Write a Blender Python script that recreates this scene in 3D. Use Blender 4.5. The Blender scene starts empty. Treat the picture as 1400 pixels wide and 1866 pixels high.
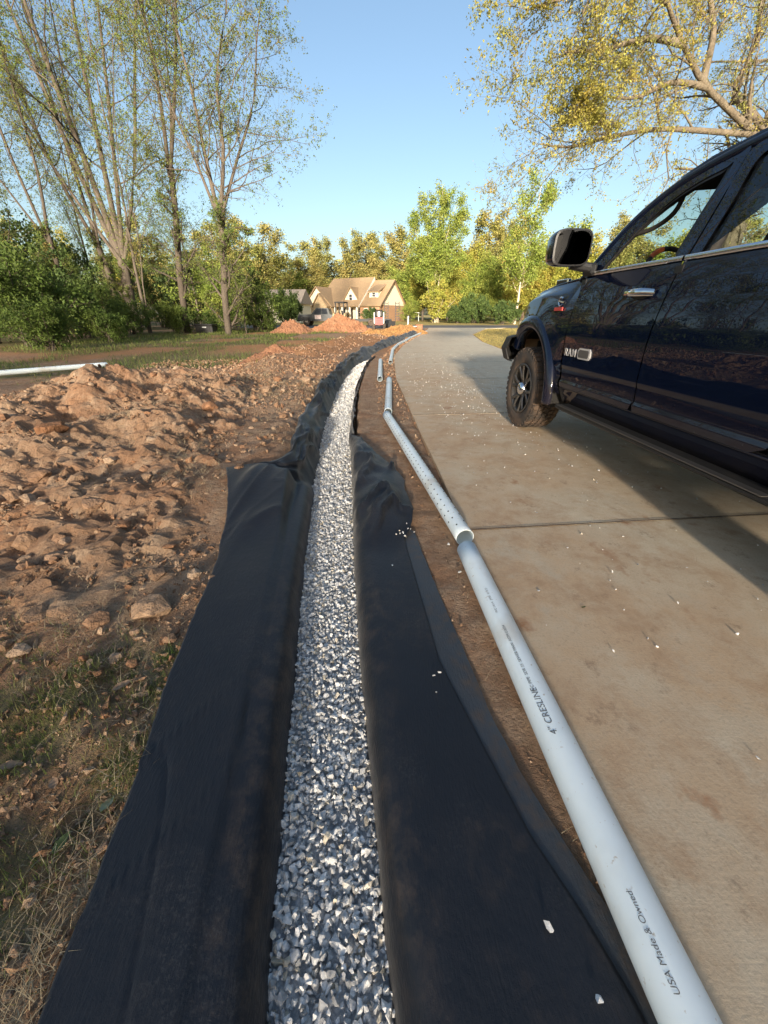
import bpy, bmesh, math, random
import numpy as np
from mathutils import Vector, Matrix

SC = bpy.context.scene
COL = SC.collection
R = math.radians
PI = math.pi

# ---------------------------------------------------------------- camera
PITCH = 28.1
CAM_H = 1.22
cam_d = bpy.data.cameras.new('camera')
cam = bpy.data.objects.new('camera', cam_d)
COL.objects.link(cam)
cam.location = (0, 0, CAM_H)
cam.rotation_euler = (R(90 - PITCH), 0, 0)
cam_d.sensor_fit = 'VERTICAL'
cam_d.sensor_height = 36.0
cam_d.lens = 36.0 * 674.0 / 1866.0
cam_d.clip_start = 0.02
cam_d.clip_end = 2000
SC.camera = cam

# ---------------------------------------------------------------- sky, sun, exposure
SUN_EL = 11.0
SUN_DIR = Vector((-0.08, -1.0, 0)).normalized()          # horizontal direction towards the sun
world = bpy.data.worlds.new('World')
SC.world = world
world.use_nodes = True
wn = world.node_tree
wn.nodes.clear()
sky = wn.nodes.new('ShaderNodeTexSky')
sky.sky_type = 'NISHITA'
sky.sun_disc = False
sky.sun_elevation = R(SUN_EL)
sky.sun_rotation = math.atan2(SUN_DIR.x, SUN_DIR.y)
sky.air_density = 1.0
sky.dust_density = 2.5
sky.ozone_density = 1.6
bg = wn.nodes.new('ShaderNodeBackground')
bg.inputs['Strength'].default_value = 0.067
wo = wn.nodes.new('ShaderNodeOutputWorld')
wn.links.new(sky.outputs[0], bg.inputs[0])
wn.links.new(bg.outputs[0], wo.inputs[0])

sun_d = bpy.data.lights.new('sun', 'SUN')
sun_d.energy = 3.5
sun_d.angle = R(3.0)
sun_d.color = (1.0, 0.87, 0.70)
sun = bpy.data.objects.new('sun', sun_d)
COL.objects.link(sun)
ce = math.cos(R(SUN_EL))
sdir = Vector((SUN_DIR.x * ce, SUN_DIR.y * ce, math.sin(R(SUN_EL))))
sun.rotation_euler = sdir.to_track_quat('Z', 'Y').to_euler()
sun.location = (20, -60, 30)

SC.view_settings.view_transform = 'Standard'
SC.view_settings.look = 'None'
SC.view_settings.exposure = 2.05
SC.view_settings.gamma = 1.0
SC.view_settings.use_curve_mapping = False
SC.render.engine = 'CYCLES'
SC.cycles.use_denoising = True
SC.cycles.max_bounces = 8
SC.cycles.transparent_max_bounces = 12

# ---------------------------------------------------------------- measuring helpers (photo pixels -> places on the ground)
FPX = 674.0
CP, SP = math.cos(R(PITCH)), math.sin(R(PITCH))
def G(px, py, z=0.0):
    x = (px - 700) / FPX; y = -(py - 933) / FPX
    d = np.array([x, CP + y * SP, -SP + y * CP])
    t = (z - CAM_H) / d[2]
    return np.array([0, 0, CAM_H]) + d * t
def AY(px, py, Y):
    x = (px - 700) / FPX; y = -(py - 933) / FPX
    d = np.array([x, CP + y * SP, -SP + y * CP])
    return np.array([0, 0, CAM_H]) + d * (Y / d[1])

# ---------------------------------------------------------------- noise
def _hash(ix, iy, seed):
    h = (ix.astype(np.int64) * 374761393 + iy.astype(np.int64) * 668265263 + seed * 1442695041) & 0xffffffff
    h = ((h ^ (h >> 13)) * 1274126177) & 0xffffffff
    return ((h ^ (h >> 16)) & 0xffff) / 65535.0
def vnoise(x, y, seed=0):
    x = np.asarray(x, float); y = np.asarray(y, float)
    ix = np.floor(x); iy = np.floor(y)
    fx = x - ix; fy = y - iy
    fx = fx * fx * fx * (fx * (fx * 6 - 15) + 10); fy = fy * fy * fy * (fy * (fy * 6 - 15) + 10)
    a = _hash(ix, iy, seed); b = _hash(ix + 1, iy, seed); c = _hash(ix, iy + 1, seed); d = _hash(ix + 1, iy + 1, seed)
    return (a + (b - a) * fx) * (1 - fy) + (c + (d - c) * fx) * fy - 0.5
def fbm(x, y, seed=0, octv=4, gain=0.5):
    v = 0; a = 1.0; f = 1.0
    for k in range(octv):
        v = v + a * vnoise(x * f + 17.3 * k, y * f - 9.1 * k, seed + k)
        a *= gain; f *= 2.03
    return v
def cells(x, y, seed):
    """broken-clod relief: every cell its own height and tilt"""
    ix = np.floor(x); iy = np.floor(y); best = np.full(np.shape(x), 9.); val = np.zeros(np.shape(x))
    for ox in (-1, 0, 1):
        for oy in (-1, 0, 1):
            jx, jy = ix + ox, iy + oy
            px = jx + _hash(jx, jy, seed); py = jy + _hash(jx, jy, seed + 1)
            d = np.hypot(x - px, y - py)
            v = _hash(jx, jy, seed + 2) - .5 + (x - px) * (_hash(jx, jy, seed + 3) - .5) * 1.6 + (y - py) * (_hash(jx, jy, seed + 4) - .5) * 1.6
            m_ = d < best
            best = np.where(m_, d, best); val = np.where(m_, v, val)
    return val - .35 * best
def sstep(a, b, x):
    t = np.clip((np.asarray(x, float) - a) / (b - a), 0, 1)
    return t * t * (3 - 2 * t)

# ---------------------------------------------------------------- mesh helpers
def mk_mesh(name, V, F, smooth=False, attrs=None):
    """V (n,3); F one array (m,3|4) or a list of such arrays"""
    V = np.asarray(V, np.float32)
    if isinstance(F, np.ndarray): F = [F]
    F = [np.asarray(f, np.int32) for f in F if len(f)]
    me = bpy.data.meshes.new(name)
    me.vertices.add(len(V)); me.vertices.foreach_set('co', V.ravel())
    nl = sum(f.size for f in F); npoly = sum(len(f) for f in F)
    me.loops.add(nl); me.loops.foreach_set('vertex_index', np.concatenate([f.ravel() for f in F]))
    me.polygons.add(npoly)
    tot = np.concatenate([np.full(len(f), f.shape[1], np.int32) for f in F])
    st = np.concatenate([[0], np.cumsum(tot)[:-1]]).astype(np.int32)
    me.polygons.foreach_set('loop_start', st); me.polygons.foreach_set('loop_total', tot)
    me.polygons.foreach_set('use_smooth', np.full(npoly, smooth))
    me.update(calc_edges=True)
    for k, a in (attrs or {}).items():
        at = me.attributes.new(k, 'FLOAT', 'POINT'); at.data.foreach_set('value', np.asarray(a, np.float32).ravel())
    return me
def link(name, me, mat=None, parent=None, loc=None):
    o = bpy.data.objects.new(name, me)
    COL.objects.link(o)
    if me is not None and mat is not None and len(me.materials) == 0: me.materials.append(mat)
    if parent is not None: o.parent = parent
    if loc is not None: o.location = loc
    return o
def mk(name, V, F, mat, parent=None, smooth=False, attrs=None, loc=None):
    return link(name, mk_mesh(name, V, F, smooth, attrs), mat, parent, loc)
def tag(o, label, cat, group=None):
    o['label'] = label; o['category'] = cat
    if group: o['group'] = group
    return o
def empty(name, loc=(0, 0, 0), rz=0.0):
    o = bpy.data.objects.new(name, None)
    COL.objects.link(o); o.location = loc; o.rotation_euler = (0, 0, rz)
    o.empty_display_size = 0.1
    return o
def grid_faces(nu, nv, wrap_u=False, wrap_v=False):
    iu = np.arange(nu if wrap_u else nu - 1); iv = np.arange(nv if wrap_v else nv - 1)
    A, B = np.meshgrid(iu, iv, indexing='ij')
    A2 = (A + 1) % nu; B2 = (B + 1) % nv
    return np.stack([A * nv + B, A2 * nv + B, A2 * nv + B2, A * nv + B2], -1).reshape(-1, 4)

class MB:
    """collects shapes for one mesh"""
    def __init__(s): s.V = []; s.F = []; s.n = 0
    def add(s, V, F):
        V = np.asarray(V, float)
        for f in (F if isinstance(F, list) and len(F) and isinstance(F[0], np.ndarray) else [np.asarray(F)]):
            s.F.append(f + s.n)
        s.V.append(V); s.n += len(V)
        return s
    def box(s, c, size, rot=None, bev=0.0):
        hx, hy, hz = np.array(size) / 2
        if bev > 0:
            b = min(bev, hx * .9, hy * .9, hz * .9)
            P = []
            for sx in (-1, 1):
                for sy in (-1, 1):
                    for sz in (-1, 1):
                        P += [(sx * hx, sy * (hy - b), sz * (hz - b)), (sx * (hx - b), sy * hy, sz * (hz - b)), (sx * (hx - b), sy * (hy - b), sz * hz)]
            V, F = hull(np.array(P))
        else:
            V = np.array([(x, y, z) for x in (-hx, hx) for y in (-hy, hy) for z in (-hz, hz)])
            F = [np.array([(0, 1, 3, 2), (4, 6, 7, 5), (0, 4, 5, 1), (2, 3, 7, 6), (0, 2, 6, 4), (1, 5, 7, 3)])]
        if rot is not None: V = V @ np.array(rot).T
        return s.add(V + np.array(c), F)
    def tube(s, P, rad, k=8, caps=True, up=(0, 0, 1), sq=(1, 1)):
        P = np.asarray(P, float); n = len(P)
        rad = np.broadcast_to(np.asarray(rad, float), (n,))
        T = np.gradient(P, axis=0); T /= np.linalg.norm(T, axis=1, keepdims=True) + 1e-12
        up = np.asarray(up, float)
        A = np.cross(T, up); ln = np.linalg.norm(A, axis=1, keepdims=True)
        A = np.where(ln > 1e-3, A / (ln + 1e-12), np.array([1., 0, 0]))
        B = np.cross(A, T)
        th = np.arange(k) / k * 2 * PI
        V = P[:, None] + rad[:, None, None] * (sq[0] * np.cos(th)[None, :, None] * A[:, None] + sq[1] * np.sin(th)[None, :, None] * B[:, None])
        F = grid_faces(n, k, False, True)
        V = V.reshape(-1, 3); Fs = [F]
        if caps:
            V = np.vstack([V, P[:1], P[-1:]]); c0 = n * k
            i = np.arange(k); j = (i + 1) % k
            Fs.append(np.stack([np.full(k, c0), j, i], -1)); Fs.append(np.stack([np.full(k, c0 + 1), (n - 1) * k + i, (n - 1) * k + j], -1))
        return s.add(V, Fs)
    def lathe(s, prof, k=24, axis='y', c=(0, 0, 0)):
        """prof: list of (r, a) ; revolve around axis"""
        prof = np.array(prof, float); th = np.arange(k) / k * 2 * PI
        r = prof[:, 0][:, None]; a = np.broadcast_to(prof[:, 1][:, None], (len(prof), k))
        x, z = r * np.cos(th), r * np.sin(th)
        V = {'y': np.stack([x, a, z], -1), 'z': np.stack([x, z, a], -1), 'x': np.stack([a, x, z], -1)}[axis].reshape(-1, 3)
        return s.add(V + np.array(c), [grid_faces(len(prof), k, False, True)])
    def prism(s, poly, axis, a0, a1):
        """poly: 2-D outline (convex or mildly not), extruded along axis from a0 to a1"""
        p = np.array(poly, float); n = len(p)
        def put(v):
            c = np.full(n, v)
            return {'x': np.stack([c, p[:, 0], p[:, 1]], -1), 'y': np.stack([p[:, 0], c, p[:, 1]], -1), 'z': np.stack([p[:, 0], p[:, 1], c], -1)}[axis]
        V = np.vstack([put(a0), put(a1)])
        i = np.arange(n); j = (i + 1) % n
        Fs = [np.stack([i, j, j + n, i + n], -1)]
        if n == 4: Fs += [np.array([[3, 2, 1, 0]]), np.array([[4, 5, 6, 7]])]
        else: Fs += [np.array([list(range(n))[::-1]]), np.array([list(range(n, 2 * n))])]
        return s.add(V, Fs)
    def mesh(s, name, smooth=False):
        by = {}
        for f in s.F: by.setdefault(f.shape[1], []).append(f)
        return mk_mesh(name, np.vstack(s.V), [np.vstack(v) for v in by.values()], smooth)
    def build(s, name, mat, parent=None, smooth=False, loc=None):
        return link(name, s.mesh(name, smooth), mat, parent, loc)
def smooth_by_angle(o, ang=35):
    me = o.data
    bm = bmesh.new(); bm.from_mesh(me)
    bmesh.ops.remove_doubles(bm, verts=bm.verts, dist=1e-5)
    bmesh.ops.recalc_face_normals(bm, faces=bm.faces)
    for f in bm.faces: f.smooth = True
    for e in bm.edges:
        e.smooth = not (len(e.link_faces) == 2 and e.calc_face_angle(0) > R(ang))
    bm.to_mesh(me); bm.free()
    return o
def hull(P):
    bm = bmesh.new()
    for p in P: bm.verts.new(p)
    bmesh.ops.convex_hull(bm, input=list(bm.verts))
    loose = [v for v in bm.verts if not v.link_faces]
    for v in loose: bm.verts.remove(v)
    bm.verts.index_update()
    V = np.array([v.co[:] for v in bm.verts]); F = np.array([[v.index for v in f.verts] for f in bm.faces if len(f.verts) == 3])
    bm.free()
    return V, [F]
def rock(rng, n=13, flat=(1, .8, .65)):
    P = rng.normal(size=(n, 3)); P /= np.linalg.norm(P, axis=1, keepdims=True)
    P *= rng.uniform(.82, 1.0, (n, 1)) * np.array(flat)
    V, F = hull(P)
    return V * .5, F[0]
def rand_rot(rng, n):
    q = rng.normal(size=(n, 4)); q /= np.linalg.norm(q, axis=1, keepdims=True)
    w, x, y, z = q.T
    return np.stack([np.stack([1 - 2 * (y * y + z * z), 2 * (x * y - z * w), 2 * (x * z + y * w)], -1),
                     np.stack([2 * (x * y + z * w), 1 - 2 * (x * x + z * z), 2 * (y * z - x * w)], -1),
                     np.stack([2 * (x * z - y * w), 2 * (y * z + x * w), 1 - 2 * (x * x + y * y)], -1)], 1)
def scatter_mesh(variants, which, pos, rot, scale):
    """one (V,F) from many copies of small shapes"""
    Vs, Fs, n = [], [], 0
    for k, (v, f) in enumerate(variants):
        m = np.where(which == k)[0]
        if not len(m): continue
        W = np.einsum('nij,vj->nvi', rot[m] * scale[m][:, None, None] if scale.ndim == 1 else rot[m], v if scale.ndim == 1 else v) + pos[m][:, None]
        Vs.append(W.reshape(-1, 3)); Fs.append((f[None] + (np.arange(len(m)) * len(v))[:, None, None] + n).reshape(-1, f.shape[1])); n += len(m) * len(v)
    return np.vstack(Vs), np.vstack(Fs)

# ---------------------------------------------------------------- materials
def _new(name):
    m = bpy.data.materials.new(name); m.use_nodes = True
    nt = m.node_tree; nt.nodes.clear()
    out = nt.nodes.new('ShaderNodeOutputMaterial'); b = nt.nodes.new('ShaderNodeBsdfPrincipled')
    nt.links.new(b.outputs[0], out.inputs[0])
    return m, nt, b, out
def _coords(nt, kind):
    if kind == 'world':
        return nt.nodes.new('ShaderNodeNewGeometry').outputs['Position']
    return nt.nodes.new('ShaderNodeTexCoord').outputs['Object']
def _noise(nt, co, scale, detail=4, rough=.55, stretch=None, dist=0.0):
    if stretch is not None:
        mp = nt.nodes.new('ShaderNodeMapping'); mp.inputs['Scale'].default_value = stretch
        nt.links.new(co, mp.inputs[0]); co = mp.outputs[0]
    n = nt.nodes.new('ShaderNodeTexNoise'); n.inputs['Scale'].default_value = scale
    n.inputs['Detail'].default_value = detail; n.inputs['Roughness'].default_value = rough; n.inputs['Distortion'].default_value = dist
    nt.links.new(co, n.inputs['Vector'])
    return n.outputs['Fac']
def _range(nt, v, a, b, lo=0.0, hi=1.0):
    m = nt.nodes.new('ShaderNodeMapRange'); m.inputs[1].default_value = a; m.inputs[2].default_value = b
    m.inputs[3].default_value = lo; m.inputs[4].default_value = hi
    nt.links.new(v, m.inputs[0]); return m.outputs[0]
def _mix(nt, fac, c1, c2, mode='MIX'):
    m = nt.nodes.new('ShaderNodeMix'); m.data_type = 'RGBA'; m.blend_type = mode
    for i, c in ((6, c1), (7, c2)):
        if isinstance(c, (tuple, list)): m.inputs[i].default_value = (*c[:3], 1)
        else: nt.links.new(c, m.inputs[i])
    if isinstance(fac, (int, float)): m.inputs[0].default_value = fac
    else: nt.links.new(fac, m.inputs[0])
    return m.outputs[2]
def _math(nt, op, a, b=None):
    m = nt.nodes.new('ShaderNodeMath'); m.operation = op
    for i, v in ((0, a), (1, b)):
        if v is None: continue
        if isinstance(v, (int, float)): m.inputs[i].default_value = v
        else: nt.links.new(v, m.inputs[i])
    return m.outputs[0]
def _voro(nt, co, scale, feat='F1', rnd=1.0):
    v = nt.nodes.new('ShaderNodeTexVoronoi'); v.feature = feat; v.inputs['Scale'].default_value = scale; v.inputs['Randomness'].default_value = rnd
    nt.links.new(co, v.inputs['Vector']); return v.outputs['Distance']
def _attr(nt, name):
    a = nt.nodes.new('ShaderNodeAttribute'); a.attribute_name = name
    return a.outputs['Fac']
def _bump(nt, b, h, strength=.4, dist=.01):
    n = nt.nodes.new('ShaderNodeBump'); n.inputs['Strength'].default_value = strength; n.inputs['Distance'].default_value = dist
    nt.links.new(h, n.inputs['Height']); nt.links.new(n.outputs[0], b.inputs['Normal'])
def mat(name, col, rough=.6, metal=0.0, var=(), bump=None, coords='obj', coat=0.0, coat_rough=.03, spec=.5, sheen=0.0):
    """plain procedural material; var = list of (scale, colour, lo, hi[, stretch]) layers mixed over by noise"""
    m, nt, b, out = _new(name)
    co = _coords(nt, coords)
    c = tuple(col)
    for v in var:
        n = _noise(nt, co, v[0], stretch=v[4] if len(v) > 4 else None)
        c = _mix(nt, _range(nt, n, v[2], v[3]), c, v[1])
    if isinstance(c, tuple): b.inputs['Base Color'].default_value = (*c, 1)
    else: nt.links.new(c, b.inputs['Base Color'])
    b.inputs['Roughness'].default_value = rough; b.inputs['Metallic'].default_value = metal
    b.inputs['Specular IOR Level'].default_value = spec
    b.inputs['Coat Weight'].default_value = coat; b.inputs['Coat Roughness'].default_value = coat_rough
    b.inputs['Sheen Weight'].default_value = sheen
    if bump: _bump(nt, b, _noise(nt, co, bump[0], 5, .6, bump[3] if len(bump) > 3 else None), bump[1], bump[2])
    return m
def leaf_mat(name, cols, scale=.35, trans=.35, fine=2.5):
    """leaves: clumps of two or three colours, some light passes through"""
    m, nt, b, out = _new(name)
    co = _coords(nt, 'world')
    c = _mix(nt, _range(nt, _noise(nt, co, scale, 3), .38, .62), cols[0], cols[1])
    if len(cols) > 2: c = _mix(nt, _range(nt, _noise(nt, co, fine, 3), .5, .7), c, cols[2])
    geo = nt.nodes.new('ShaderNodeNewGeometry')
    h = nt.nodes.new('ShaderNodeHueSaturation'); nt.links.new(c, h.inputs['Color'])
    nt.links.new(_range(nt, geo.outputs['Random Per Island'], 0, 1, .65, 1.35), h.inputs['Value'])
    nt.links.new(h.outputs[0], b.inputs['Base Color'])
    b.inputs['Roughness'].default_value = .6; b.inputs['Specular IOR Level'].default_value = .25
    t = nt.nodes.new('ShaderNodeBsdfTranslucent'); nt.links.new(h.outputs[0], t.inputs[0])
    mx = nt.nodes.new('ShaderNodeMixShader'); mx.inputs[0].default_value = trans
    nt.links.new(b.outputs[0], mx.inputs[1]); nt.links.new(t.outputs[0], mx.inputs[2]); nt.links.new(mx.outputs[0], out.inputs[0])
    return m
def piece_mat(name, ramp, rough=.8, bump=None, noise=(6., .5), spec=.3):
    """loose pieces: each island / object takes its own tone from a ramp"""
    m, nt, b, out = _new(name)
    geo = nt.nodes.new('ShaderNodeNewGeometry'); oi = nt.nodes.new('ShaderNodeObjectInfo')
    r = _math(nt, 'FRACT', _math(nt, 'ADD', geo.outputs['Random Per Island'], oi.outputs['Random']))
    cr = nt.nodes.new('ShaderNodeValToRGB'); nt.links.new(r, cr.inputs[0])
    e = cr.color_ramp.elements
    for i, (p, c) in enumerate(ramp):
        el = e[i] if i < 2 else e.new(p)
        el.position = p; el.color = (*c, 1)
    co = _coords(nt, 'world')
    n = _noise(nt, co, noise[0] * 10, 4, .65)
    c = _mix(nt, 1.0, cr.outputs[0], _mix(nt, _range(nt, n, .3, .7), (1 - noise[1],) * 3, (1 + noise[1] * .5,) * 3), 'MULTIPLY')
    nt.links.new(c, b.inputs['Base Color']); b.inputs['Roughness'].default_value = rough; b.inputs['Specular IOR Level'].default_value = spec
    if bump: _bump(nt, b, _noise(nt, co, bump[0], 5, .6), bump[1], bump[2])
    return m
# ================================================================ THE SETTING
M = {}
def ground_material(name, heap=False):
    m, nt, b, out = _new(name)
    co = _coords(nt, 'world')
    n1 = _noise(nt, co, .9, 5, .6); n2 = _noise(nt, co, 6, 6, .65); n3 = _noise(nt, co, 40, 5, .7)
    c = _mix(nt, _range(nt, n1, .36, .62), (.34, .225, .145), (.30, .165, .095))
    c = _mix(nt, _range(nt, n2, .45, .68), c, (.44, .315, .215))
    c = _mix(nt, _range(nt, n3, .45, .75), c, (.25, .165, .105))
    if not heap:
        og = _math(nt, 'MULTIPLY', _attr(nt, 'clay'), _range(nt, n2, .25, .6))
        c = _mix(nt, og, c, (.42, .20, .085))
        gm = _math(nt, 'MULTIPLY', _attr(nt, 'grass'), _range(nt, n2, .30, .55))
        gc = _mix(nt, _range(nt, n3, .35, .65), (.085, .105, .03), (.17, .16, .07))
        c = _mix(nt, gm, c, gc)
        dm = _attr(nt, 'dry')
        dc = _mix(nt, _range(nt, n1, .35, .65), (.40, .29, .10), (.33, .28, .11))
        c = _mix(nt, dm, c, dc)
    else:
        c = _mix(nt, _range(nt, _noise(nt, co, 1.7, 4), .52, .72), c, (.33, .175, .095))
    nt.links.new(c, b.inputs['Base Color']); b.inputs['Roughness'].default_value = .95; b.inputs['Specular IOR Level'].default_value = .15
    h = _math(nt, 'ADD', _math(nt, 'MULTIPLY', n3, .5), _math(nt, 'ADD', _noise(nt, co, 14, 6, .7), _math(nt, 'ADD', _math(nt, 'MULTIPLY', _voro(nt, co, 19), -.5), _noise(nt, co, 90, 5, .75))))
    _bump(nt, b, h, .8, .024)
    return m
M['dirt'] = ground_material('dirt')
M['heap'] = ground_material('heap_dirt', True)

# ---- lines of the place
TC = np.array([(-.6, -.05), (0, -.095), (.19, -.115), (.33, -.14), (.57, -.17), (.82, -.205), (1.2, -.255), (1.55, -.30), (2.05, -.355), (2.9, -.435), (4.5, -.59),
               (5.6, -.65), (7.3, -.72), (10, -.72), (12, -.65), (15.5, -.25), (20, .6), (25, 1.65), (33, 3.3)])
def cx(y): return np.interp(y, TC[:, 0], TC[:, 1])
def zg(y): return np.interp(y, [0, 1.2, 2.0, 2.6, 14], [-.11, -.11, -.105, -.10, -.08])
DE = np.array([(-40, 1.2), (-3, .66), (0, .607), (.5, .575), (1.52, .52), (3.03, .48), (4.0, .43), (6.5, .33), (8.4, .26), (13, .32), (17.9, .85), (24, 1.85), (30.5, 3.06), (42.5, 4.6)])
DR = np.array([(-40, 6.2), (-3, 5.4), (11, 5.0), (15.2, 4.6), (20, 4.9), (28, 6.1), (38.7, 9.6), (42.5, 12.5)])
EL = np.array([(-.6, -.58), (.17, -.66), (.42, -.70), (.6, -.73), (.86, -.79), (1.21, -.85), (1.52, -.89), (1.72, -.925), (1.80, -.955), (2.1, -1.02), (2.4, -1.11), (2.80, -1.27), (2.84, -1.0), (2.95, -.88), (3.1, -.83),
               (4.0, -.96), (4.6, -.98), (5.0, -1.05), (5.6, -1.02), (6.2, -1.06), (7.5, -1.07), (9.0, -1.04), (11.5, -.98), (13.3, -.80), (17.3, -.15), (24.6, 1.2), (33, 3.1)])
def dl(y): return np.interp(y, DE[:, 0], DE[:, 1])
def dr(y): return np.interp(y, DR[:, 0], DR[:, 1])
def lw(y):
    """half width of the dug trench on its left side: wider where the fabric leans on the bank"""
    e = cx(y) - np.interp(y, EL[:, 0], EL[:, 1]) - .07
    return .235 + np.maximum(e - .235, 0) * sstep(2.72, 2.98, y)
def heap_h(x, y, rough=True):
    g = lambda ax, ay, sx, sy: np.exp(-((x - ax) / sx) ** 2 - ((y - ay) / sy) ** 2)
    h = .42 * g(-3.95, 5.1, .95, 1.5) + .30 * g(-2.8, 5.6, .95, 1.5) + .20 * g(-2.4, 3.4, 1.0, 1.3) + .10 * g(-1.7, 2.3, .6, 1.0) + .16 * g(-3.6, 3.4, .9, .9)
    if not rough: return h - .03 - .6 * sstep(-.20, .0, x - cx(y) + lw(y))
    h = h * (1 + .45 * fbm(x * 1.6, y * 1.6, 3, 3)) + .12 * (fbm(x * 3, y * 3, 8, 4)) * np.clip(h * 5, 0, 1) * sstep(.05, -.35, x - np.interp(y, EL[:, 0], EL[:, 1]))
    return h - .03 - .6 * sstep(-.20, .0, x - cx(y) + lw(y))
def ground_h(x, y):
    x = np.asarray(x, float); y = np.asarray(y, float)
    c = cx(y); d = x - c
    left = sstep(.15, -.1, d + .2)
    z = left * (.13 * sstep(1.7, 2.8, y) * sstep(-3.5, -1.2, d) * sstep(30, 16, y) * sstep(-.27, -.56, d))
    rough = left * sstep(60, 20, y) * sstep(-25, -8, x) * sstep(.12, -.2, x - np.interp(y, EL[:, 0], EL[:, 1]))
    z = z + rough * (.045 * fbm(x * 1.3, y * 1.3, 1, 4) + (.02 * fbm(x * 6, y * 6, 2, 4, .6) + .02 * cells(x * 9, y * 9, 320)) * sstep(12, 6, y))
    # berm of spoil along the trench
    z = z + .20 * np.exp(-((d + 1.9 + .3 * vnoise(y * .4, y * 0 + 3, 5)) / .75) ** 2) * sstep(7, 9.5, y) * sstep(30, 22, y) * (1 + .8 * fbm(x * 1.5, y * 1.2, 6, 3))
    # strip between trench and drive
    strip = (1 - left) * (x < dl(y) + .1)
    z = z + strip * (-.006 + .014 * fbm(x * 9, y * 9, 4, 3))
    # under the slabs
    z = np.where((x > dl(y) + .012) & (x < dr(y) - .02) & (y < 42.4), -.07, z)
    # trench
    t = np.where(d > 0, sstep(.255, .215, d), sstep(.02, -.02, -d - lw(y))) * (y < 13.5)
    z = z * (1 - t) + t * (-.55)
    # woodland bank
    z = z + .5 * sstep(-16, -34, x) * sstep(8, 20, y)
    return z
def surf(x, y): return np.maximum(ground_h(x, y), heap_h(x, y))

def axis(dense0, dense1, step, far, growth, start):
    a = list(np.arange(dense0, dense1, step)); s = start; v = a[-1]
    while v < far[1]: v += s; s *= growth; a.append(v)
    s = start; v = a[0]; b = []
    while v > far[0]: v -= s; s *= growth; b.append(v)
    return np.array(b[::-1] + a)
gx = axis(-6, 1.2, .044, (-500, 500), 1.10, .05)
gy = axis(-.4, 9, .052, (-400, 700), 1.06, .05)
X, Y = np.meshgrid(gx, gy, indexing='ij')
Z = ground_h(X, Y)
def grass_mask(x, y):
    n = fbm(x * .45, y * .45, 21, 4)
    near = np.zeros_like(x)
    for (ax, ay, r, a) in ((-1.14, .93, .22, .8), (-.80, .63, .13, .9), (-1.22, .75, .25, .8), (-.92, .35, .2, .7), (-.87, 1.05, .07, 1), (-.86, .88, .09, .9), (-1.0, .15, .2, .6), (-1.5, .8, .4, .6)):
        near = np.maximum(near, a * np.exp(-((x - ax) / r) ** 2 - ((y - ay) / r) ** 2))
    d = x - cx(y)
    mid = sstep(-.12, .12, n + .10 - .25 * sstep(-7, -2, x)) * sstep(6.3, 7.6, y + .35 * (x + 5) * (x > -5)) * sstep(-1.9, -2.6, d)
    track = np.exp(-((y - 15.5 - .12 * (x + 8)) / 2.6) ** 2) * sstep(-2, -4, x)     # bare strip worn across the yard
    mid = mid * (1 - .85 * track)
    edge = sstep(-6.0, -6.8, x) * sstep(3, 5, y) * sstep(-.25, .1, n)
    return np.clip(np.maximum(near, np.maximum(mid, edge * .8)), 0, 1)
GM = grass_mask(X, Y) * (Y > -50)
dry = np.clip(sstep(.05, .3, X - dr(Y)) * (Y < 43) + sstep(52.5, 53.5, Y) + sstep(-60, -70, Y), 0, 1) * (X > -40)
clay = np.clip(sstep(.02, .22, fbm(X * .5, Y * .5, 31, 3)) * sstep(10, 13, Y) + np.exp(-((Y - 15.5 - .12 * (X + 8)) / 2.2) ** 2) * .8 + .9 * np.exp(-((X - cx(Y) + 1.7) / .8) ** 2) * sstep(8, 10, Y) * .5, 0, 1)
GROUND = mk('ground', np.stack([X, Y, Z], -1).reshape(-1, 3), grid_faces(len(gx), len(gy)), M['dirt'], smooth=True,
            attrs={'grass': GM, 'dry': dry, 'clay': clay})
GROUND['kind'] = 'structure'

# ---- road
M['asphalt'] = mat('asphalt', (.075, .075, .08), .85, var=[(.8, (.11, .105, .10), .4, .7), (60, (.04, .04, .042), .5, .8)], bump=(90, .5, .01), coords='world')
rx = np.linspace(-90, 140, 60)
ry0 = 42.6 + .03 * (rx - 5) * 0 + np.maximum(0, rx - 18) * .05
rv = np.vstack([np.stack([rx, ry0 + k, np.full_like(rx, .012 - .03 * (k in (0, 10.)))], -1) for k in (0, .02, 5, 9.98, 10.)])
ROAD = mk('road', rv, grid_faces(5, len(rx))[:, ::-1], M['asphalt'], smooth=False); ROAD['kind'] = 'structure'

# ---- concrete drive, slab by slab
m, nt, b, out = _new('drive_concrete')
co = _coords(nt, 'world')
n1 = _noise(nt, co, .7, 5, .6, dist=.4); n2 = _noise(nt, co, 5, 6, .68); n3 = _noise(nt, co, 110, 4, .7)
c = _mix(nt, _range(nt, n2, .35, .7), (.62, .56, .43), (.53, .475, .36))
dust = _math(nt, 'MULTIPLY', _attr(nt, 'dust'), _range(nt, n1, .22, .50))
c = _mix(nt, _math(nt, 'MULTIPLY', dust, _range(nt, n2, .2, .55, .45, 1)), c, (.54, .385, .245))
spot = _noise(nt, co, 2.6, 5, .6)
c = _mix(nt, _math(nt, 'MULTIPLY', _range(nt, spot, .62, .70), _attr(nt, 'dust')), c, (.34, .16, .075))
c = _mix(nt, _range(nt, _noise(nt, co, 7, 7, .82), .565, .68, 0, .65), c, (.24, .155, .10))
c = _mix(nt, _range(nt, _noise(nt, co, 1.9, 6, .7, dist=.3), .56, .66, 0, .5), c, (.50, .44, .34))
c = _mix(nt, _range(nt, _noise(nt, co, 26, 4, .8), .66, .74, 0, .5), c, (.16, .11, .075))
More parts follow.
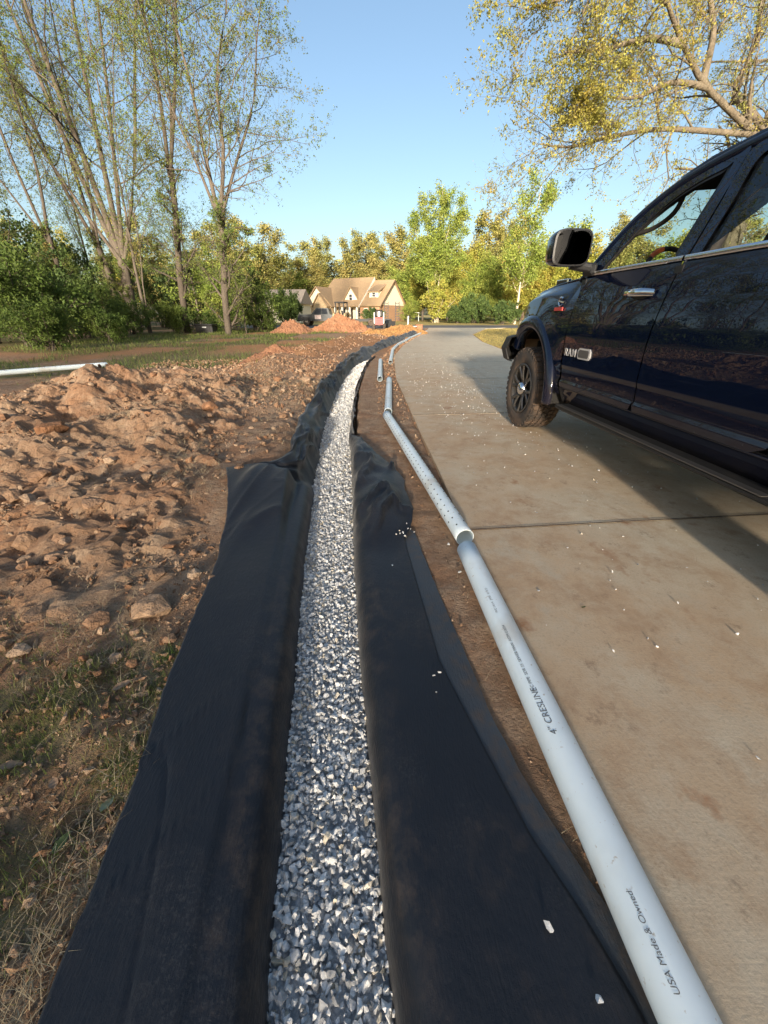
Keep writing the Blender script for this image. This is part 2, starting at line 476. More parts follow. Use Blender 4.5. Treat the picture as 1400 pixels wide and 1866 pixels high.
c = _mix(nt, _range(nt, n3, .5, .8, 0, .5), c, (.25, .21, .16))
nt.links.new(c, b.inputs['Base Color']); b.inputs['Roughness'].default_value = .85; b.inputs['Specular IOR Level'].default_value = .25
broom = _noise(nt, co, 1.0, 3, .6, (8, 190, 8))
_bump(nt, b, _math(nt, 'ADD', _math(nt, 'MULTIPLY', n3, .8), _math(nt, 'ADD', _math(nt, 'MULTIPLY', broom, .2), _math(nt, 'MULTIPLY', n2, .4))), .3, .0035)
tyre = _noise(nt, co, 1.0, 4, .6, (3.2, .25, 1), .3)
c = _mix(nt, _math(nt, 'MULTIPLY', _attr(nt, 'dust'), _range(nt, _noise(nt, co, 3.3, 7, .78, dist=.2), .47, .66, 0, .75)), c, (.40, .255, .15))
c2 = _mix(nt, _math(nt, 'MULTIPLY', _range(nt, tyre, .54, .70, 0, .35), _range(nt, n2, .35, .6)), c, (.33, .22, .135))
nt.links.new(c2, b.inputs['Base Color'])
M['concrete'] = m
DRIVE = empty('driveway', (0, 0, 0)); DRIVE['kind'] = 'structure'
joints = [-13.2, -10.15, -7.1, -4.05, -1.0, 2.0, 5.03, 8.08, 11.1, 14.2, 17.3, 20.4, 23.5, 26.6, 29.7, 32.8, 35.9, 39.0, 42.5]
for a, bb in zip(joints[:-1], joints[1:]):
    nu, nv = 22, 14
    s = np.linspace(0, 1, nu) ** 1.0; t = np.linspace(0, 1, nv)
    S_, T_ = np.meshgrid(s, t, indexing='ij')
    g = .0045
    y0 = a + g + (bb - a - 2 * g) * T_
    xl = dl(y0); xr = dr(y0)
    xx = xl + (xr - xl) * S_
    tilt = .10 if bb < 42 and a > -1.5 else .10
    k0 = .10 if a < 42 else 0; k1 = .10 if bb < 42 else 0
    yy = y0 + (xx - xl) * (k0 + (k1 - k0) * T_)
    zz = np.full_like(xx, .02) + .004 * vnoise(xx * .6, yy * .6, 44)
    d = (xx - xl)
    du = np.clip(np.exp(-np.maximum(d - .5, 0) / 1.4) * (1.0) + .18, 0, 1) * (1 - .45 * sstep(6, 14, yy)) + .25 * sstep(2.8, 4.5, xx) * sstep(3.5, 1, yy)
    V = np.stack([xx, yy, zz], -1)
    Vb = V.copy(); Vb[..., 2] = -.10
    edge = .008
    Vt = V.copy()
    n = nu * nv
    F = [grid_faces(nu, nv)]
    idx = np.arange(n).reshape(nu, nv)
    loop = np.concatenate([idx[:, 0], idx[-1, 1:], idx[-2::-1, -1], idx[0, -2:0:-1]])
    lp2 = np.roll(loop, -1)
    base = np.arange(len(loop)) + n; base2 = np.roll(base, -1)
    F.append(np.stack([loop, base, base2, lp2], -1))
    VV = np.vstack([V.reshape(-1, 3), Vb.reshape(-1, 3)[loop]])
    o = mk('slab', VV, F, M['concrete'], DRIVE, attrs={'dust': np.concatenate([du.ravel(), np.ones(len(loop))])})

M['joint'] = mat('joint_dirt', (.10, .075, .055), .95, var=[(30, (.16, .12, .085), .45, .65)], coords='world')
for yj in joints[1:-1]:
    xl_, xr_j = float(dl(yj)), float(dr(yj)); xx = np.linspace(xl_ + .01, xr_j - .01, 12)
    V = np.vstack([np.stack([xx, yj + (xx - xl_) * .10 + s_, np.full_like(xx, .0262)], -1) for s_ in (-.006 - .0005 * max(yj, 0), .006 + .0005 * max(yj, 0))])
    mk('joint', V, grid_faces(2, 12)[:, ::-1], M['joint'], DRIVE)
# ---- heaps of spoil
HEAP = empty('spoil_heap', (-3.0, 4.6, 0))
tag(HEAP, 'broad heap of brown dug soil with straw and clods left of the fabric', 'dirt heap')
hx_ = np.arange(-6.2, -.55, .024); hy_ = np.arange(.9, 9.4, .026)
HX, HY = np.meshgrid(hx_, hy_, indexing='ij')
hz = heap_h(HX, HY)
hz = hz + np.clip((hz + .03) * 12, 0, 1) * (.035 * fbm(HX * 4, HY * 4, 12, 4, .6) + .034 * cells(HX * 3.4 + fbm(HX * 5, HY * 5, 13, 2) * .6, HY * 3.2, 300) * sstep(-.1, .25, fbm(HX * .8, HY * .8, 14, 2) + .12) + .036 * cells(HX * 8 + fbm(HX * 9, HY * 9, 16, 2) * .5, HY * 8, 310) + .02 * cells(HX * 15, HY * 15, 315) + .02) * sstep(.02, -.3, HX - np.interp(HY, EL[:, 0], EL[:, 1]))
keep = (hz > ground_h(HX, HY) - .05) & (HX < cx(HY) - lw(HY) - .06)
FQ = grid_faces(len(hx_), len(hy_)); FQ = FQ[keep.reshape(-1)[FQ].any(1)]
used = np.unique(FQ); remap = np.full(HX.size, -1); remap[used] = np.arange(len(used))
VH = np.stack([HX + 3.0, HY - 4.6, hz], -1).reshape(-1, 3)[used]
mk('soil', VH, remap[FQ], M['heap'], HEAP, smooth=False)

def mound_mat(name, c0, c1, c2):
    return mat(name, c0, .95, var=[(1.6, c1, .38, .62), (9, c2, .5, .72)], bump=(12, 1.0, .06), coords='world', spec=.15)
M['orange'] = mound_mat('orange_clay', (.24, .115, .063), (.275, .15, .088), (.185, .085, .048))
M['rust'] = mound_mat('rust_clay', (.24, .12, .07), (.20, .10, .06), (.29, .165, .10))
M['ochre'] = mound_mat('ochre_clay', (.36, .20, .08), (.31, .165, .065), (.25, .135, .06))
def mound(label, x, y, rx, ry, h, m, seed, rz=0.0, n=80):
    o = empty('dirt_mound', (x, y, 0), rz)
    u = np.linspace(-1.15, 1.15, n); U, W = np.meshgrid(u, u, indexing='ij')
    wob = 1 + .35 * fbm(U * 1.6, W * 1.6, seed, 3)
    r = np.hypot(U, W) * wob
    z = h * np.clip(1 - r ** 1.35, -.3, 1) * (1 + .35 * fbm(U * 3, W * 3, seed + 5, 4))
    z = z + h * (.10 * fbm(U * 14, W * 14, seed + 9, 3, .7) + .10 * cells(U * rx * 5, W * ry * 5, seed + 20) + .07 * cells(U * rx * 11, W * ry * 11, seed + 30)) * (r < 1)
    z = np.where(r > 1.02, -.12, z - .02)
    Fq = grid_faces(n, n); Fq = Fq[(z.reshape(-1)[Fq] > -.11).any(1)]
    us = np.unique(Fq); rm = np.full(n * n, -1); rm[us] = np.arange(len(us))
    mk('soil', np.stack([U * rx, W * ry, z], -1).reshape(-1, 3)[us], rm[Fq], m, o, smooth=False)
    tag(o, label, 'dirt mound')
    return o
mound('long low mound of rust-brown clay in front of the dark pickup', -6.8, 30.5, 1.75, 1.4, .80, M['rust'], 51)
mound('tallest bright orange clay mound below the compact loader', -3.6, 33.2, 2.75, 1.9, 1.12, M['orange'], 61)
mound('golden ochre clay mound by the far end of the trench', -.4, 23.6, 1.55, 1.5, .52, M['ochre'], 71)
mound('ochre and brown spoil mound beside the black rolled fabric and road end', 1.3, 29.5, 1.9, 1.9, .62, M['ochre'], 77)
mound('small rust-brown mound of fresh clay behind the broad soil heap', -3.0, 11.4, 1.25, 1.15, .44, M['rust'], 81)
# ================================================================ FABRIC, GRAVEL, PIPES
m, nt, b, out = _new('geotextile')
co = _coords(nt, 'world')
n1 = _noise(nt, co, 3.0, 4, .6); n2 = _noise(nt, co, 400, 2, .6)
c = _mix(nt, _range(nt, n1, .3, .7), (.0052, .0066, .0105), (.0085, .0105, .0155))
dm = _math(nt, 'MULTIPLY', _attr(nt, 'soil'), _range(nt, _noise(nt, co, 16, 5, .7), .45, .7))
c = _mix(nt, dm, c, (.075, .052, .036))
c = _mix(nt, _range(nt, _noise(nt, co, 55, 5, .85), .66, .74, 0, .4), c, (.12, .105, .09))
c = _mix(nt, _math(nt, 'MULTIPLY', _range(nt, _noise(nt, co, 2.3, 4, .6), .52, .66), _range(nt, _noise(nt, co, 120, 3, .8), .5, .62, 0, .22)), c, (.12, .11, .10))
nt.links.new(c, b.inputs['Base Color']); b.inputs['Roughness'].default_value = .52; b.inputs['Specular IOR Level'].default_value = .5
b.inputs['Sheen Weight'].default_value = .07; b.inputs['Sheen Roughness'].default_value = .35
_bump(nt, b, _math(nt, 'ADD', _math(nt, 'MULTIPLY', n2, .25), _math(nt, 'ADD', _noise(nt, co, 30, 4, .6), _noise(nt, co, 1.0, 3, .5, (160, 40, 160)))), .4, .005)
M['fabric'] = m

def hwid(y): return np.interp(y, [0, 1.2, 2.0, 3.0], [.134, .135, .146, .155])
def bez2(P, n):
    P = np.array(P, float); t = np.linspace(0, len(P) - 1, n); i = np.minimum(t.astype(int), len(P) - 2); f = (t - i)[:, None]
    p0, p1, p2, p3 = P[np.maximum(i - 1, 0)], P[i], P[i + 1], P[np.minimum(i + 2, len(P) - 1)]
    return .5 * (2 * p1 + (p2 - p0) * f + (2 * p0 - 5 * p1 + 4 * p2 - p3) * f ** 2 + (3 * p1 - p0 - 3 * p2 + p3) * f ** 3)
FAB = empty('landscape_fabric', (0, 0, 0))
tag(FAB, 'black drainage fabric lining the gravel trench, flaps folded out on both sides', 'fabric')
ys = np.concatenate([np.arange(-.45, 3.3, .024), np.arange(3.3, 9, .05), np.arange(9, 33, .11)])
# left flap
el = np.interp(ys, EL[:, 0], EL[:, 1]) + .0035 * fbm(ys * 40, ys * 0, 94, 2) + .018 * fbm(ys * 5, ys * 0, 91, 3) * sstep(2.9, 3.4, ys) * 2 + .004 * fbm(ys * 9, ys * 0, 92, 2)
ns = 56
sv = np.linspace(0, 1, ns)
SS, YY = np.meshgrid(sv, ys, indexing='ij')
c_ = cx(YY); zgr = zg(YY); farw = sstep(2.70, 3.02, YY)
closed = sstep(10.5, 14, YY)
# near profile: wall, lip, flat flap
w = .22
wall = np.clip(SS / w, 0, 1); flat = np.clip((SS - w) / (1 - w), 0, 1)
lip = .205 + .012 * fbm(YY * 3, SS * 0, 93, 3)
CUR = bez2([(0, 0), (.006, .32), (.018, .66), (.045, .90), (.085, .985), (.12, 1.0)], 60)
wdx = lambda t: np.interp(t, np.linspace(0, 1, 60), CUR[:, 0]); wtz = lambda t: np.interp(t, np.linspace(0, 1, 60), CUR[:, 1])
xn = c_ - hwid(YY) - wdx(wall) + .010 * fbm(YY * 7, SS * 5, 193, 3) * np.sin(PI * wall)
xn = xn + (el[None, :] - (c_ - hwid(YY) - .12)) * flat
zs = np.maximum(.13 * sstep(1.7, 2.8, YY) * sstep(-3.5, -1.2, xn - c_), heap_h(xn, YY, False)) + .012
zn = np.where(SS < w, (zgr - .07) + (.014 - zgr + .07) * wtz(wall), 0)
zflat = .014 + np.maximum(zs * sstep(.02, .14, flat), -.004)
rim = 0.0
zn = np.where(SS < w, zn + rim, zflat + rim)
fold = .5 * np.exp(-np.abs(fbm(xn * 5.5 - YY * .6, YY * .8, 95, 2)) / .07) - .12
zn = zn + np.where(SS < w, 0, 1) * (fold * .075 + .004) * sstep(1.35, 2.5, YY) * np.sin(PI * np.clip(flat, 0, 1)) ** .5
zn = zn + np.where(SS < w, 0, 1) * (.004 * fbm(xn * 3, YY * 2, 96, 2) + .004 - .007 * np.exp(-np.abs(fbm(xn * 3.2 + YY * .9, YY * .8, 196, 2)) / .012) + .007 * np.exp(-np.abs(fbm(xn * 2.2 - YY * 1.3, YY * .7 + 3, 197, 2)) / .01) + .008 * fbm(xn * 1.6, YY * 1.4, 198, 2))
# far profile: bunched ridge leaning on the bank
hr = .21 + .09 * fbm(YY * 1.1, SS * 0 + 5, 97, 3) + .04 * sstep(4, 8, YY)
prof_x = np.interp(SS, [0, .5, .78, .9, 1], [0, .5, .80, .93, 1.0])
prof_z = np.interp(SS, [0, .25, .5, .75, .86, 1], [0, .42, .80, 1.0, .98, .62])
x0 = c_ - .15 + .30 * closed
xf = x0 + (el[None, :] - x0) * prof_x
zf = (zgr - .05) + (hr - zgr + .05) * prof_z
rg_ = lambda n_: np.exp(-np.abs(n_) / .09) - .45
wr = .55 * rg_(fbm(YY * 1.5 + SS * 2.2, SS * 1.3 - YY * .4, 98, 2, .45))
wr2 = .6 * rg_(fbm(YY * 3.4 - SS * 1.5, SS * 1.0 + YY * .3, 99, 2, .45)) + .2 * fbm(YY * 6, SS * 3, 199, 3)
xf = xf + (.075 * wr + .04 * wr2) * np.sin(PI * SS); zf = zf + (.10 * wr + .045 * wr2) * np.sin(PI * SS) ** .7
XL = xn * (1 - farw) + xf * farw; ZL = zn * (1 - farw) + zf * farw
soil = np.clip(np.exp(-((SS - .12) / .13) ** 2) * .6 * sstep(2.5, .6, YY) + .08, 0, 1)
o = mk('flap', np.stack([XL, YY, ZL], -1).reshape(-1, 3), grid_faces(ns, len(ys)), M['fabric'], FAB, smooth=True, attrs={'soil': soil})
o['label'] = 'wide flap laid out over the soil heap, bunched into a long ridge further on'
md = o.modifiers.new('thickness', 'SOLIDIFY'); md.thickness = .002
# right flap
yr = np.concatenate([np.arange(-.45, 4.15, .024), np.arange(4.15, 13.4, .06)])
SEAM = np.array([(-.6, .60), (.18, .505), (.317, .453), (.456, .387), (.80, .282), (1.02, .219), (1.908, .124), (2.01, .165), (2.27, .205), (2.6, .165), (2.79, .175), (2.97, .11), (3.2, .03), (3.38, -.06), (3.6, -.13), (4.0, -.30), (4.14, -.385), (4.5, -.40), (13.4, -.40)])
er = np.interp(yr, SEAM[:, 0], SEAM[:, 1])
far_r = sstep(4.0, 4.2, yr)
er = np.where(yr > 4.14, cx(yr) + .205 + .02 * fbm(yr * 2.2, yr * 0, 101, 3), er) + .012 * fbm(yr * 6, yr * 0, 102, 3) * sstep(1.9, 2.1, yr)
ns2 = 46
sv = np.linspace(0, 1, ns2); SS, YY = np.meshgrid(sv, yr, indexing='ij')
c_ = cx(YY); zgr = zg(YY); w = .30
wall = np.clip(SS / w, 0, 1); flat = np.clip((SS - w) / (1 - w), 0, 1)
wtop = np.minimum(.12, np.maximum(er[None, :] - c_ - hwid(YY) - .01, .02))
xr_ = c_ + hwid(YY) + wdx(wall) / .12 * wtop + .010 * fbm(YY * 7, SS * 5, 194, 3) * np.sin(PI * wall) + (er[None, :] - (c_ + hwid(YY) + wtop)) * flat
zr = np.where(SS < w, (zgr - .07) + (.0115 - zgr + .07) * wtz(wall), .0115)
bunch = sstep(1.75, 2.2, YY) * sstep(4.3, 3.4, YY)
wr = .62 * rg_(fbm(YY * 1.7 - xr_ * 5.0, xr_ * 3 + YY * .9, 104, 2, .45)) + .15 * fbm(YY * 5, xr_ * 6, 204, 3)
zr = zr + bunch * (.085 * np.sin(PI * np.clip(SS * .8 + .05, 0, 1)) + .10 * (wr + .1)) * np.clip(SS * 5, 0, 1)
xr_ = xr_ + bunch * .045 * fbm(YY * 5, SS * 3, 105, 3) * np.sin(PI * SS)
zr = zr + (.005 * fbm(xr_ * 4, YY * 2.5, 106, 3) + .006 * np.exp(-np.abs(fbm(xr_ * 3 + YY, YY * .9, 206, 2)) / .012) * np.clip(flat * 4, 0, 1)) * (SS > w)
zr = np.where(YY > 4.14, (zgr - .05) + (.035 + .04 * fbm(YY * 2, SS, 107, 2) - zgr + .05) * np.sin(PI * .62 * SS), zr)
soil = np.clip(np.exp(-((SS - .15) / .2) ** 2) * .3 + .25 * (fbm(xr_ * 2.5, YY * 2.5, 108, 3) > .12), 0, 1)
o = mk('flap', np.stack([xr_, YY, zr], -1).reshape(-1, 3), grid_faces(ns2, len(yr))[:, ::-1], M['fabric'], FAB, smooth=True, attrs={'soil': soil})
md = o.modifiers.new('thickness', 'SOLIDIFY'); md.thickness = .002
# strip under the right flap
EO = np.array([(-.6, .66), (.0, .60), (.17, .575), (.29, .535), (.44, .47), (.63, .405), (.82, .365), (1.18, .31), (1.48, .26), (2.01, .19), (2.08, .15)])
yq = np.arange(-.45, 2.07, .025); eo = np.interp(yq, EO[:, 0], EO[:, 1]) + .006 * fbm(yq * 9, yq * 0, 110, 3)
ei = np.interp(yq, SEAM[:, 0], SEAM[:, 1]) - .06
sv = np.linspace(0, 1, 8); SS, YQ = np.meshgrid(sv, yq, indexing='ij')
xq = ei + (eo - ei) * SS
zq = .0065 + .004 * fbm(xq * 6, YQ * 6, 111, 3) * SS
soil = np.clip(.9 * (fbm(xq * 5, YQ * 3.2, 112, 3) > .05) * SS + .3 * SS, 0, 1)
M['strip'] = M['fabric'].copy(); M['strip'].name = 'geotextile_strip'
for n in M['strip'].node_tree.nodes:
    if n.type == 'MIX' and len(n.inputs) > 7 and not n.inputs[6].is_linked and abs(n.inputs[6].default_value[0] - .0052) < 1e-4:
        n.inputs[6].default_value = (.03, .036, .044, 1); n.inputs[7].default_value = (.042, .05, .06, 1)
o = mk('overlap_strip', np.stack([xq, YQ, zq], -1).reshape(-1, 3), grid_faces(8, len(yq))[:, ::-1], M['strip'], FAB, smooth=True, attrs={'soil': soil})
o['label'] = 'greyer dusty strip of fabric showing beyond the seam'

# ---- gravel
rng = np.random.default_rng(5)
STONES = [rock(rng, int(rng.integers(10, 15)), (1, rng.uniform(.65, .95), rng.uniform(.5, .8))) for _ in range(18)]
M['stone'] = piece_mat('crushed_stone', [(0, (.33, .33, .325)), (.2, (.50, .50, .495)), (.42, (.64, .64, .63)), (.65, (.76, .755, .735)), (.88, (.86, .85, .82)), (.94, (.62, .53, .38)), (1, (.36, .375, .40))],
                       .75, bump=(160, .5, .004), noise=(9, .35))
M['stone_bed'] = mat('stone_bed', (.42, .42, .42), .9, var=[(70, (.6, .6, .6), .45, .6)], bump=(80, 1, .01), coords='world')
BED = empty('gravel_bed', (0, 0, 0)); BED['kind'] = 'structure'
yb = np.arange(-.5, 13.4, .08)
vb = np.vstack([np.stack([cx(yb) + s, yb, zg(yb) - .024], -1) for s in (-.19, 0, .19)])
mk('bed', vb, grid_faces(3, len(yb))[:, ::-1], M['stone_bed'], BED)
pos, sc = [], []
y = -.42
while y < 13.2:
    d = .0155 if y < 2.6 else (.022 if y < 5.5 else .034)
    hw_ = float(hwid(y)) + .016; n = int(hw_ * 2.03 / d)
    xs_ = np.linspace(-hw_, hw_, n) + rng.normal(0, d * .3, n)
    for lay in ((-.6, .2, 1) if y < 2.6 else (.1, 1)):
        pos.append(np.stack([cx(y) + xs_ + rng.normal(0, d * .2, n), y + rng.normal(0, d * .35, n), zg(y) - .020 + lay * .012 + rng.normal(0, .0035, n)], -1))
        sc.append(np.clip(rng.lognormal(math.log(d * 1.42), .35, n), d * .6, d * 2.4))
    y += d * (1.0 if y < 6 else 1.1)
pos = np.vstack(pos); sc = np.concatenate(sc)
rot = rand_rot(rng, len(pos))
# flatten: lie mostly level
which = rng.integers(0, len(STONES), len(pos))
near = np.argsort(-(sc / (np.hypot(pos[:, 1], 1.35)) * (pos[:, 1] > .16) * (pos[:, 2] > zg(pos[:, 1]) - .012) * (np.abs(pos[:, 0] - cx(pos[:, 1])) < .15)))[:300]
mask = np.ones(len(pos), bool); mask[near] = False
V, F = scatter_mesh(STONES, which[mask], pos[mask], rot[mask], sc[mask])
o = mk('gravel', V, F, M['stone'], BED); o['kind'] = 'stuff'
st_me = [mk_mesh('stone', v, f) for v, f in STONES]
for me in st_me: me.materials.append(M['stone'])
for i in near:
    o = bpy.data.objects.new('stone', st_me[which[i]]); COL.objects.link(o); o.parent = BED
    o.matrix_basis = Matrix.LocRotScale(Vector(pos[i]), Matrix(rot[i].tolist()).to_quaternion(), Vector((sc[i],) * 3))

# ---- pipes
M['pvc'] = mat('white_pvc', (.74, .82, .85), .36, var=[(7, (.68, .76, .79), .45, .7), (60, (.45, .40, .33), .66, .74), (2.2, (.56, .54, .48), .56, .70), (18, (.38, .27, .18), .70, .78)], coords='world', spec=.5)
M['pvc_in'] = mat('pvc_inside', (.55, .56, .45), .5)
M['ink'] = mat('pipe_ink', (.10, .105, .11), .6, var=[(240, (.3, .32, .33), .5, .7)])
M['hole'] = mat('pipe_hole', (.02, .022, .025), .8)
RP = .0535
def pipe(label, A, B, holes=0, group='white drain pipes', r=RP, bell=False, text=(), k=32):
    A = np.array(A, float); B = np.array(B, float)
    L = np.linalg.norm(B - A); ax = (B - A) / L
    o = bpy.data.objects.new('drain_pipe', None); COL.objects.link(o)
    side = np.cross((0, 0, 1), ax); side /= np.linalg.norm(side); up = np.cross(ax, side)
    o.matrix_basis = Matrix([[ax[0], side[0], up[0], A[0]], [ax[1], side[1], up[1], A[1]], [ax[2], side[2], up[2], A[2]], [0, 0, 0, 1]])
    t = .0035
    rb = r + (.004 if bell else 0)
    prof = [(r - t, 0), (r - .0008, 0), (r, .001)] + [(r, x) for x in np.linspace(.05, L - .16, 5)] + \
           ([(r, L - .12), (rb, L - .10), (rb, L - .001), (rb - .001, L), (rb - t, L)] if bell else [(r, L - .001), (r - .0008, L), (r - t, L)]) + \
           ([(rb - t, L - .10), (r - t, L - .12)] if bell else []) + [(r - t, 0)]
    mb = MB(); mb.lathe(prof, k, 'x')
    body = mb.build('tube', M['pvc'], o); smooth_by_angle(body, 40)
    if holes:
        hb = MB()
        for row, th in enumerate((R(58), R(122), R(20))):
            for x in np.arange(.08 + .04 * row, L - .06, holes):
                p = np.array([x, math.cos(th) * (r + .0006), math.sin(th) * (r + .0006)])
                n = np.array([0, math.cos(th), math.sin(th)])
                hb.tube([p - n * .001, p + n * .0006], .0065, 8, True, up=(1, 0, 0), sq=(.75, 1.0))
        hb.build('perforations', M['hole'], o)['kind'] = 'stuff'
    for (s, x0, size, th0) in text:
        cu = bpy.data.curves.new('t', 'FONT'); cu.body = s; cu.size = size; cu.shear = .18
        to = bpy.data.objects.new('t', cu); COL.objects.link(to)
        me = bpy.data.meshes.new_from_object(to.evaluated_get(bpy.context.evaluated_depsgraph_get()))
        bpy.data.objects.remove(to); bpy.data.curves.remove(cu)
        v = np.empty(len(me.vertices) * 3); me.vertices.foreach_get('co', v); v = v.reshape(-1, 3)
        th = th0 - (v[:, 1] - size * .35) / r
        w = np.stack([x0 + v[:, 0], np.cos(th) * (r + .0009), np.sin(th) * (r + .0009)], -1)
        me.vertices.foreach_set('co', w.ravel()); me.update()
        me.name = 'lettering'; me.materials.clear()
        link('lettering', me, M['ink'], o)
    tag(o, label, 'pipe', group)
    return o
zc = RP + .012
pA = G(1262, 1890, .055); pB = G(850, 1003, .055)
dirp = (pB - pA) / np.linalg.norm(pB - pA)
pS = pB - dirp * 3.05
LP = 3.05
def along(px, py):                      # distance along the nearest pipe of a spot seen in the photo
    q = G(px, py, .10); return float(np.dot(q - pS, dirp))
pipe('longest nearest white pipe with printed lettering along its top, running out at the bottom', (pS[0], pS[1], zc + .006), (pB[0], pB[1], zc), 0,
     text=[('4" CRESLINE', along(1015, 1345), .029, R(66)), ('PVC PIPE  SDR 35  SEWER MAIN  ASTM D3034', along(990, 1290) + .045, .015, R(66)),
           ('PVC 14114   JM90   01 0 21', along(925, 1130) + .03, .014, R(66)), ('USA Made & Owned', along(1252, 1818), .0165, R(66)), ('WELL', along(1262, 1850) - .055, .016, R(66))])
q1 = G(847, 984, .06); q2 = G(705, 757, .06)
pipe('white perforated pipe whose open end meets the lettered pipe', (q1[0], q1[1], zc + .010), (q2[0], q2[1], zc), .085)
q1 = G(707.5, 752, .06); q2 = G(709.5, 692, .06)
pipe('white pipe lying straight on past the bend, beside the drive edge', (q1[0], q1[1], zc), (q2[0], q2[1], zc), .11)
q1 = G(692.5, 691, .06); q2 = G(693.5, 657, .06)
pipe('short separate white pipe lying alone between gravel and drive', (q1[0], q1[1], zc), (q2[0], q2[1], zc), .2)
chain = [(711.5, 661), (716, 637), (726, 627.5), (739, 621), (748, 615.5), (762, 609.5), (778, 603.5)]
names = ['first pipe of the far chain, open end facing the viewer', 'second pipe of the far chain along the bending drive edge', 'third pipe of the far chain along the bending drive edge',
         'fourth pipe of the far chain along the bending drive edge', 'fifth pipe of the far chain along the bending drive edge', 'last and farthest pipe of the chain, ending near the road']
for i, (a, bq) in enumerate(zip(chain[:-1], chain[1:])):
    q1 = G(*a, .06); q2 = G(*bq, .06); d_ = (q2 - q1) / np.linalg.norm(q2 - q1)
    q1 = q1 + d_ * .05; q2 = q2 - d_ * .05
    pipe('white ' + names[i], (q1[0], q1[1], zc), (q2[0], q2[1], zc), 0, k=16)
q1 = G(-25, 688, .06); q2 = G(196, 667.5, .06)
pipe('white perforated pipe lying alone on the grass behind the soil heap', (q1[0], q1[1], zc + .06), (q2[0], q2[1], zc + .04), .10)
for (a, bq, lab) in (((663, 600), (676, 594), 'left white pipe offcut lying by the orange mound'), ((668, 601), (680, 595), 'white pipe offcut lying nearest the red and white loader'), ((652, 601), (668, 599.5), 'thin white pipe offcut lying flat at the foot of the orange mound')):
    q1 = G(*a, .06); q2 = G(*bq, .06); d_ = (q2 - q1); d_ = d_ / np.linalg.norm(d_) * min(np.linalg.norm(d_), 3.0)
    pipe(lab, (q1[0], q1[1], zc), (*(q1 + d_)[:2], zc), 0, 'white pipe offcuts', k=12)
q1 = G(741, 603.5, .06); q2 = G(750, 601, .06)
pipe('white pipe offcut lying across the far end of the fabric', (q1[0], q1[1], .35), (q1[0] + .9, q1[1] + 1.6, .35), 0, 'white pipe offcuts', k=12)
# ================================================================ LOOSE EARTH, STRAW, GRASS, STONES
rng = np.random.default_rng(11)
M['clod'] = piece_mat('soil_clod', [(0, (.24, .14, .085)), (.3, (.34, .22, .14)), (.6, (.43, .31, .215)), (.8, (.30, .155, .085)), (1, (.30, .185, .115))], .95, bump=(45, .9, .02), noise=(2.5, .45), spec=.1)
CL = []
for k in range(10):
    v, f = rock(rng, int(rng.integers(18, 27)), (1, rng.uniform(.75, .95), rng.uniform(.5, .8)))
    CL.append((v, f))
cl_me = [mk_mesh('clod', v, f) for v, f in CL]
for me in cl_me: me.materials.append(M['clod'])
CR = [rock(rng, 8, (1, rng.uniform(.75, .95), rng.uniform(.5, .8))) for _ in range(10)]
def clod(parent, x, y, s, tilt=None, sink=.22, flat=1.0):
    o = bpy.data.objects.new('clod', cl_me[int(rng.integers(0, len(cl_me)))]); COL.objects.link(o); o.parent = parent
    e = (rng.normal(0, .22), rng.normal(0, .22), rng.uniform(0, 6.28))
    off = parent.location if parent is not None else Vector((0, 0, 0))
    z = float(surf(x, y)) + s * (.5 - sink) * .55
    o.matrix_basis = Matrix.LocRotScale(Vector((x, y, z)) - off, Matrix.Rotation(e[2], 3, 'Z').to_quaternion() @ Matrix.Rotation(e[0], 3, 'X').to_quaternion(), Vector((s, s, s * flat)))
    return o
# named big ones seen in the photo
for (px, py, s, fl) in ((270, 1090, .27, .75), (165, 1110, .17, .6), (60, 1105, .20, .6), (280, 1030, .17, .7), (350, 1030, .12, .9), (385, 1035, .09, 1), (310, 1165, .10, .8), (190, 1545, .05, .9),
                        (100, 1010, .16, .6), (230, 960, .15, .6), (305, 985, .12, .7), (60, 920, .2, .6), (160, 900, .14, .7), (120, 985, .11, .8), (330, 900, .14, .7), (270, 870, .16, .6), (40, 1190, .13, .7)):
    z = .08 if py < 1150 else 0
    q = G(px, py, z); clod(HEAP, q[0], q[1], s * .75, flat=fl)
for (px, py, s) in ((430, 830, .26), (250, 690, .30), (100, 800, .62), (155, 745, .40), (60, 845, .45), (310, 695, .28), (330, 720, .26), (380, 748, .26), (275, 800, .25), (455, 760, .16), (365, 775, .3), (30, 780, .3), (205, 705, .3), (10, 870, .35), (520, 745, .14)):
    q = G(px, py, .25); clod(HEAP, q[0], q[1], s * .5, flat=.75)
n = 0
while n < 255:
    x = rng.uniform(-5.2, -.95); y = 1.0 + 7.2 * rng.random() ** 1.5
    if x > cx(y) - .62 - .5 * (y > 1.8) * (y < 2.9): continue
    if x < -1.0 - y * 1.05: continue
    clod(HEAP, x, y, float(np.clip(rng.lognormal(math.log(.034 + .0095 * y), .45), .02, .22))); n += 1
# stones and clods near the lower left corner
n = 0
while n < 40:
    y = rng.uniform(.12, 1.0); x = float(np.interp(y, EL[:, 0], EL[:, 1])) - abs(rng.normal(.015, .16)) - .012
    clod(GROUND, x, y, float(np.clip(rng.lognormal(math.log(.026), .4), .012, .055))); n += 1
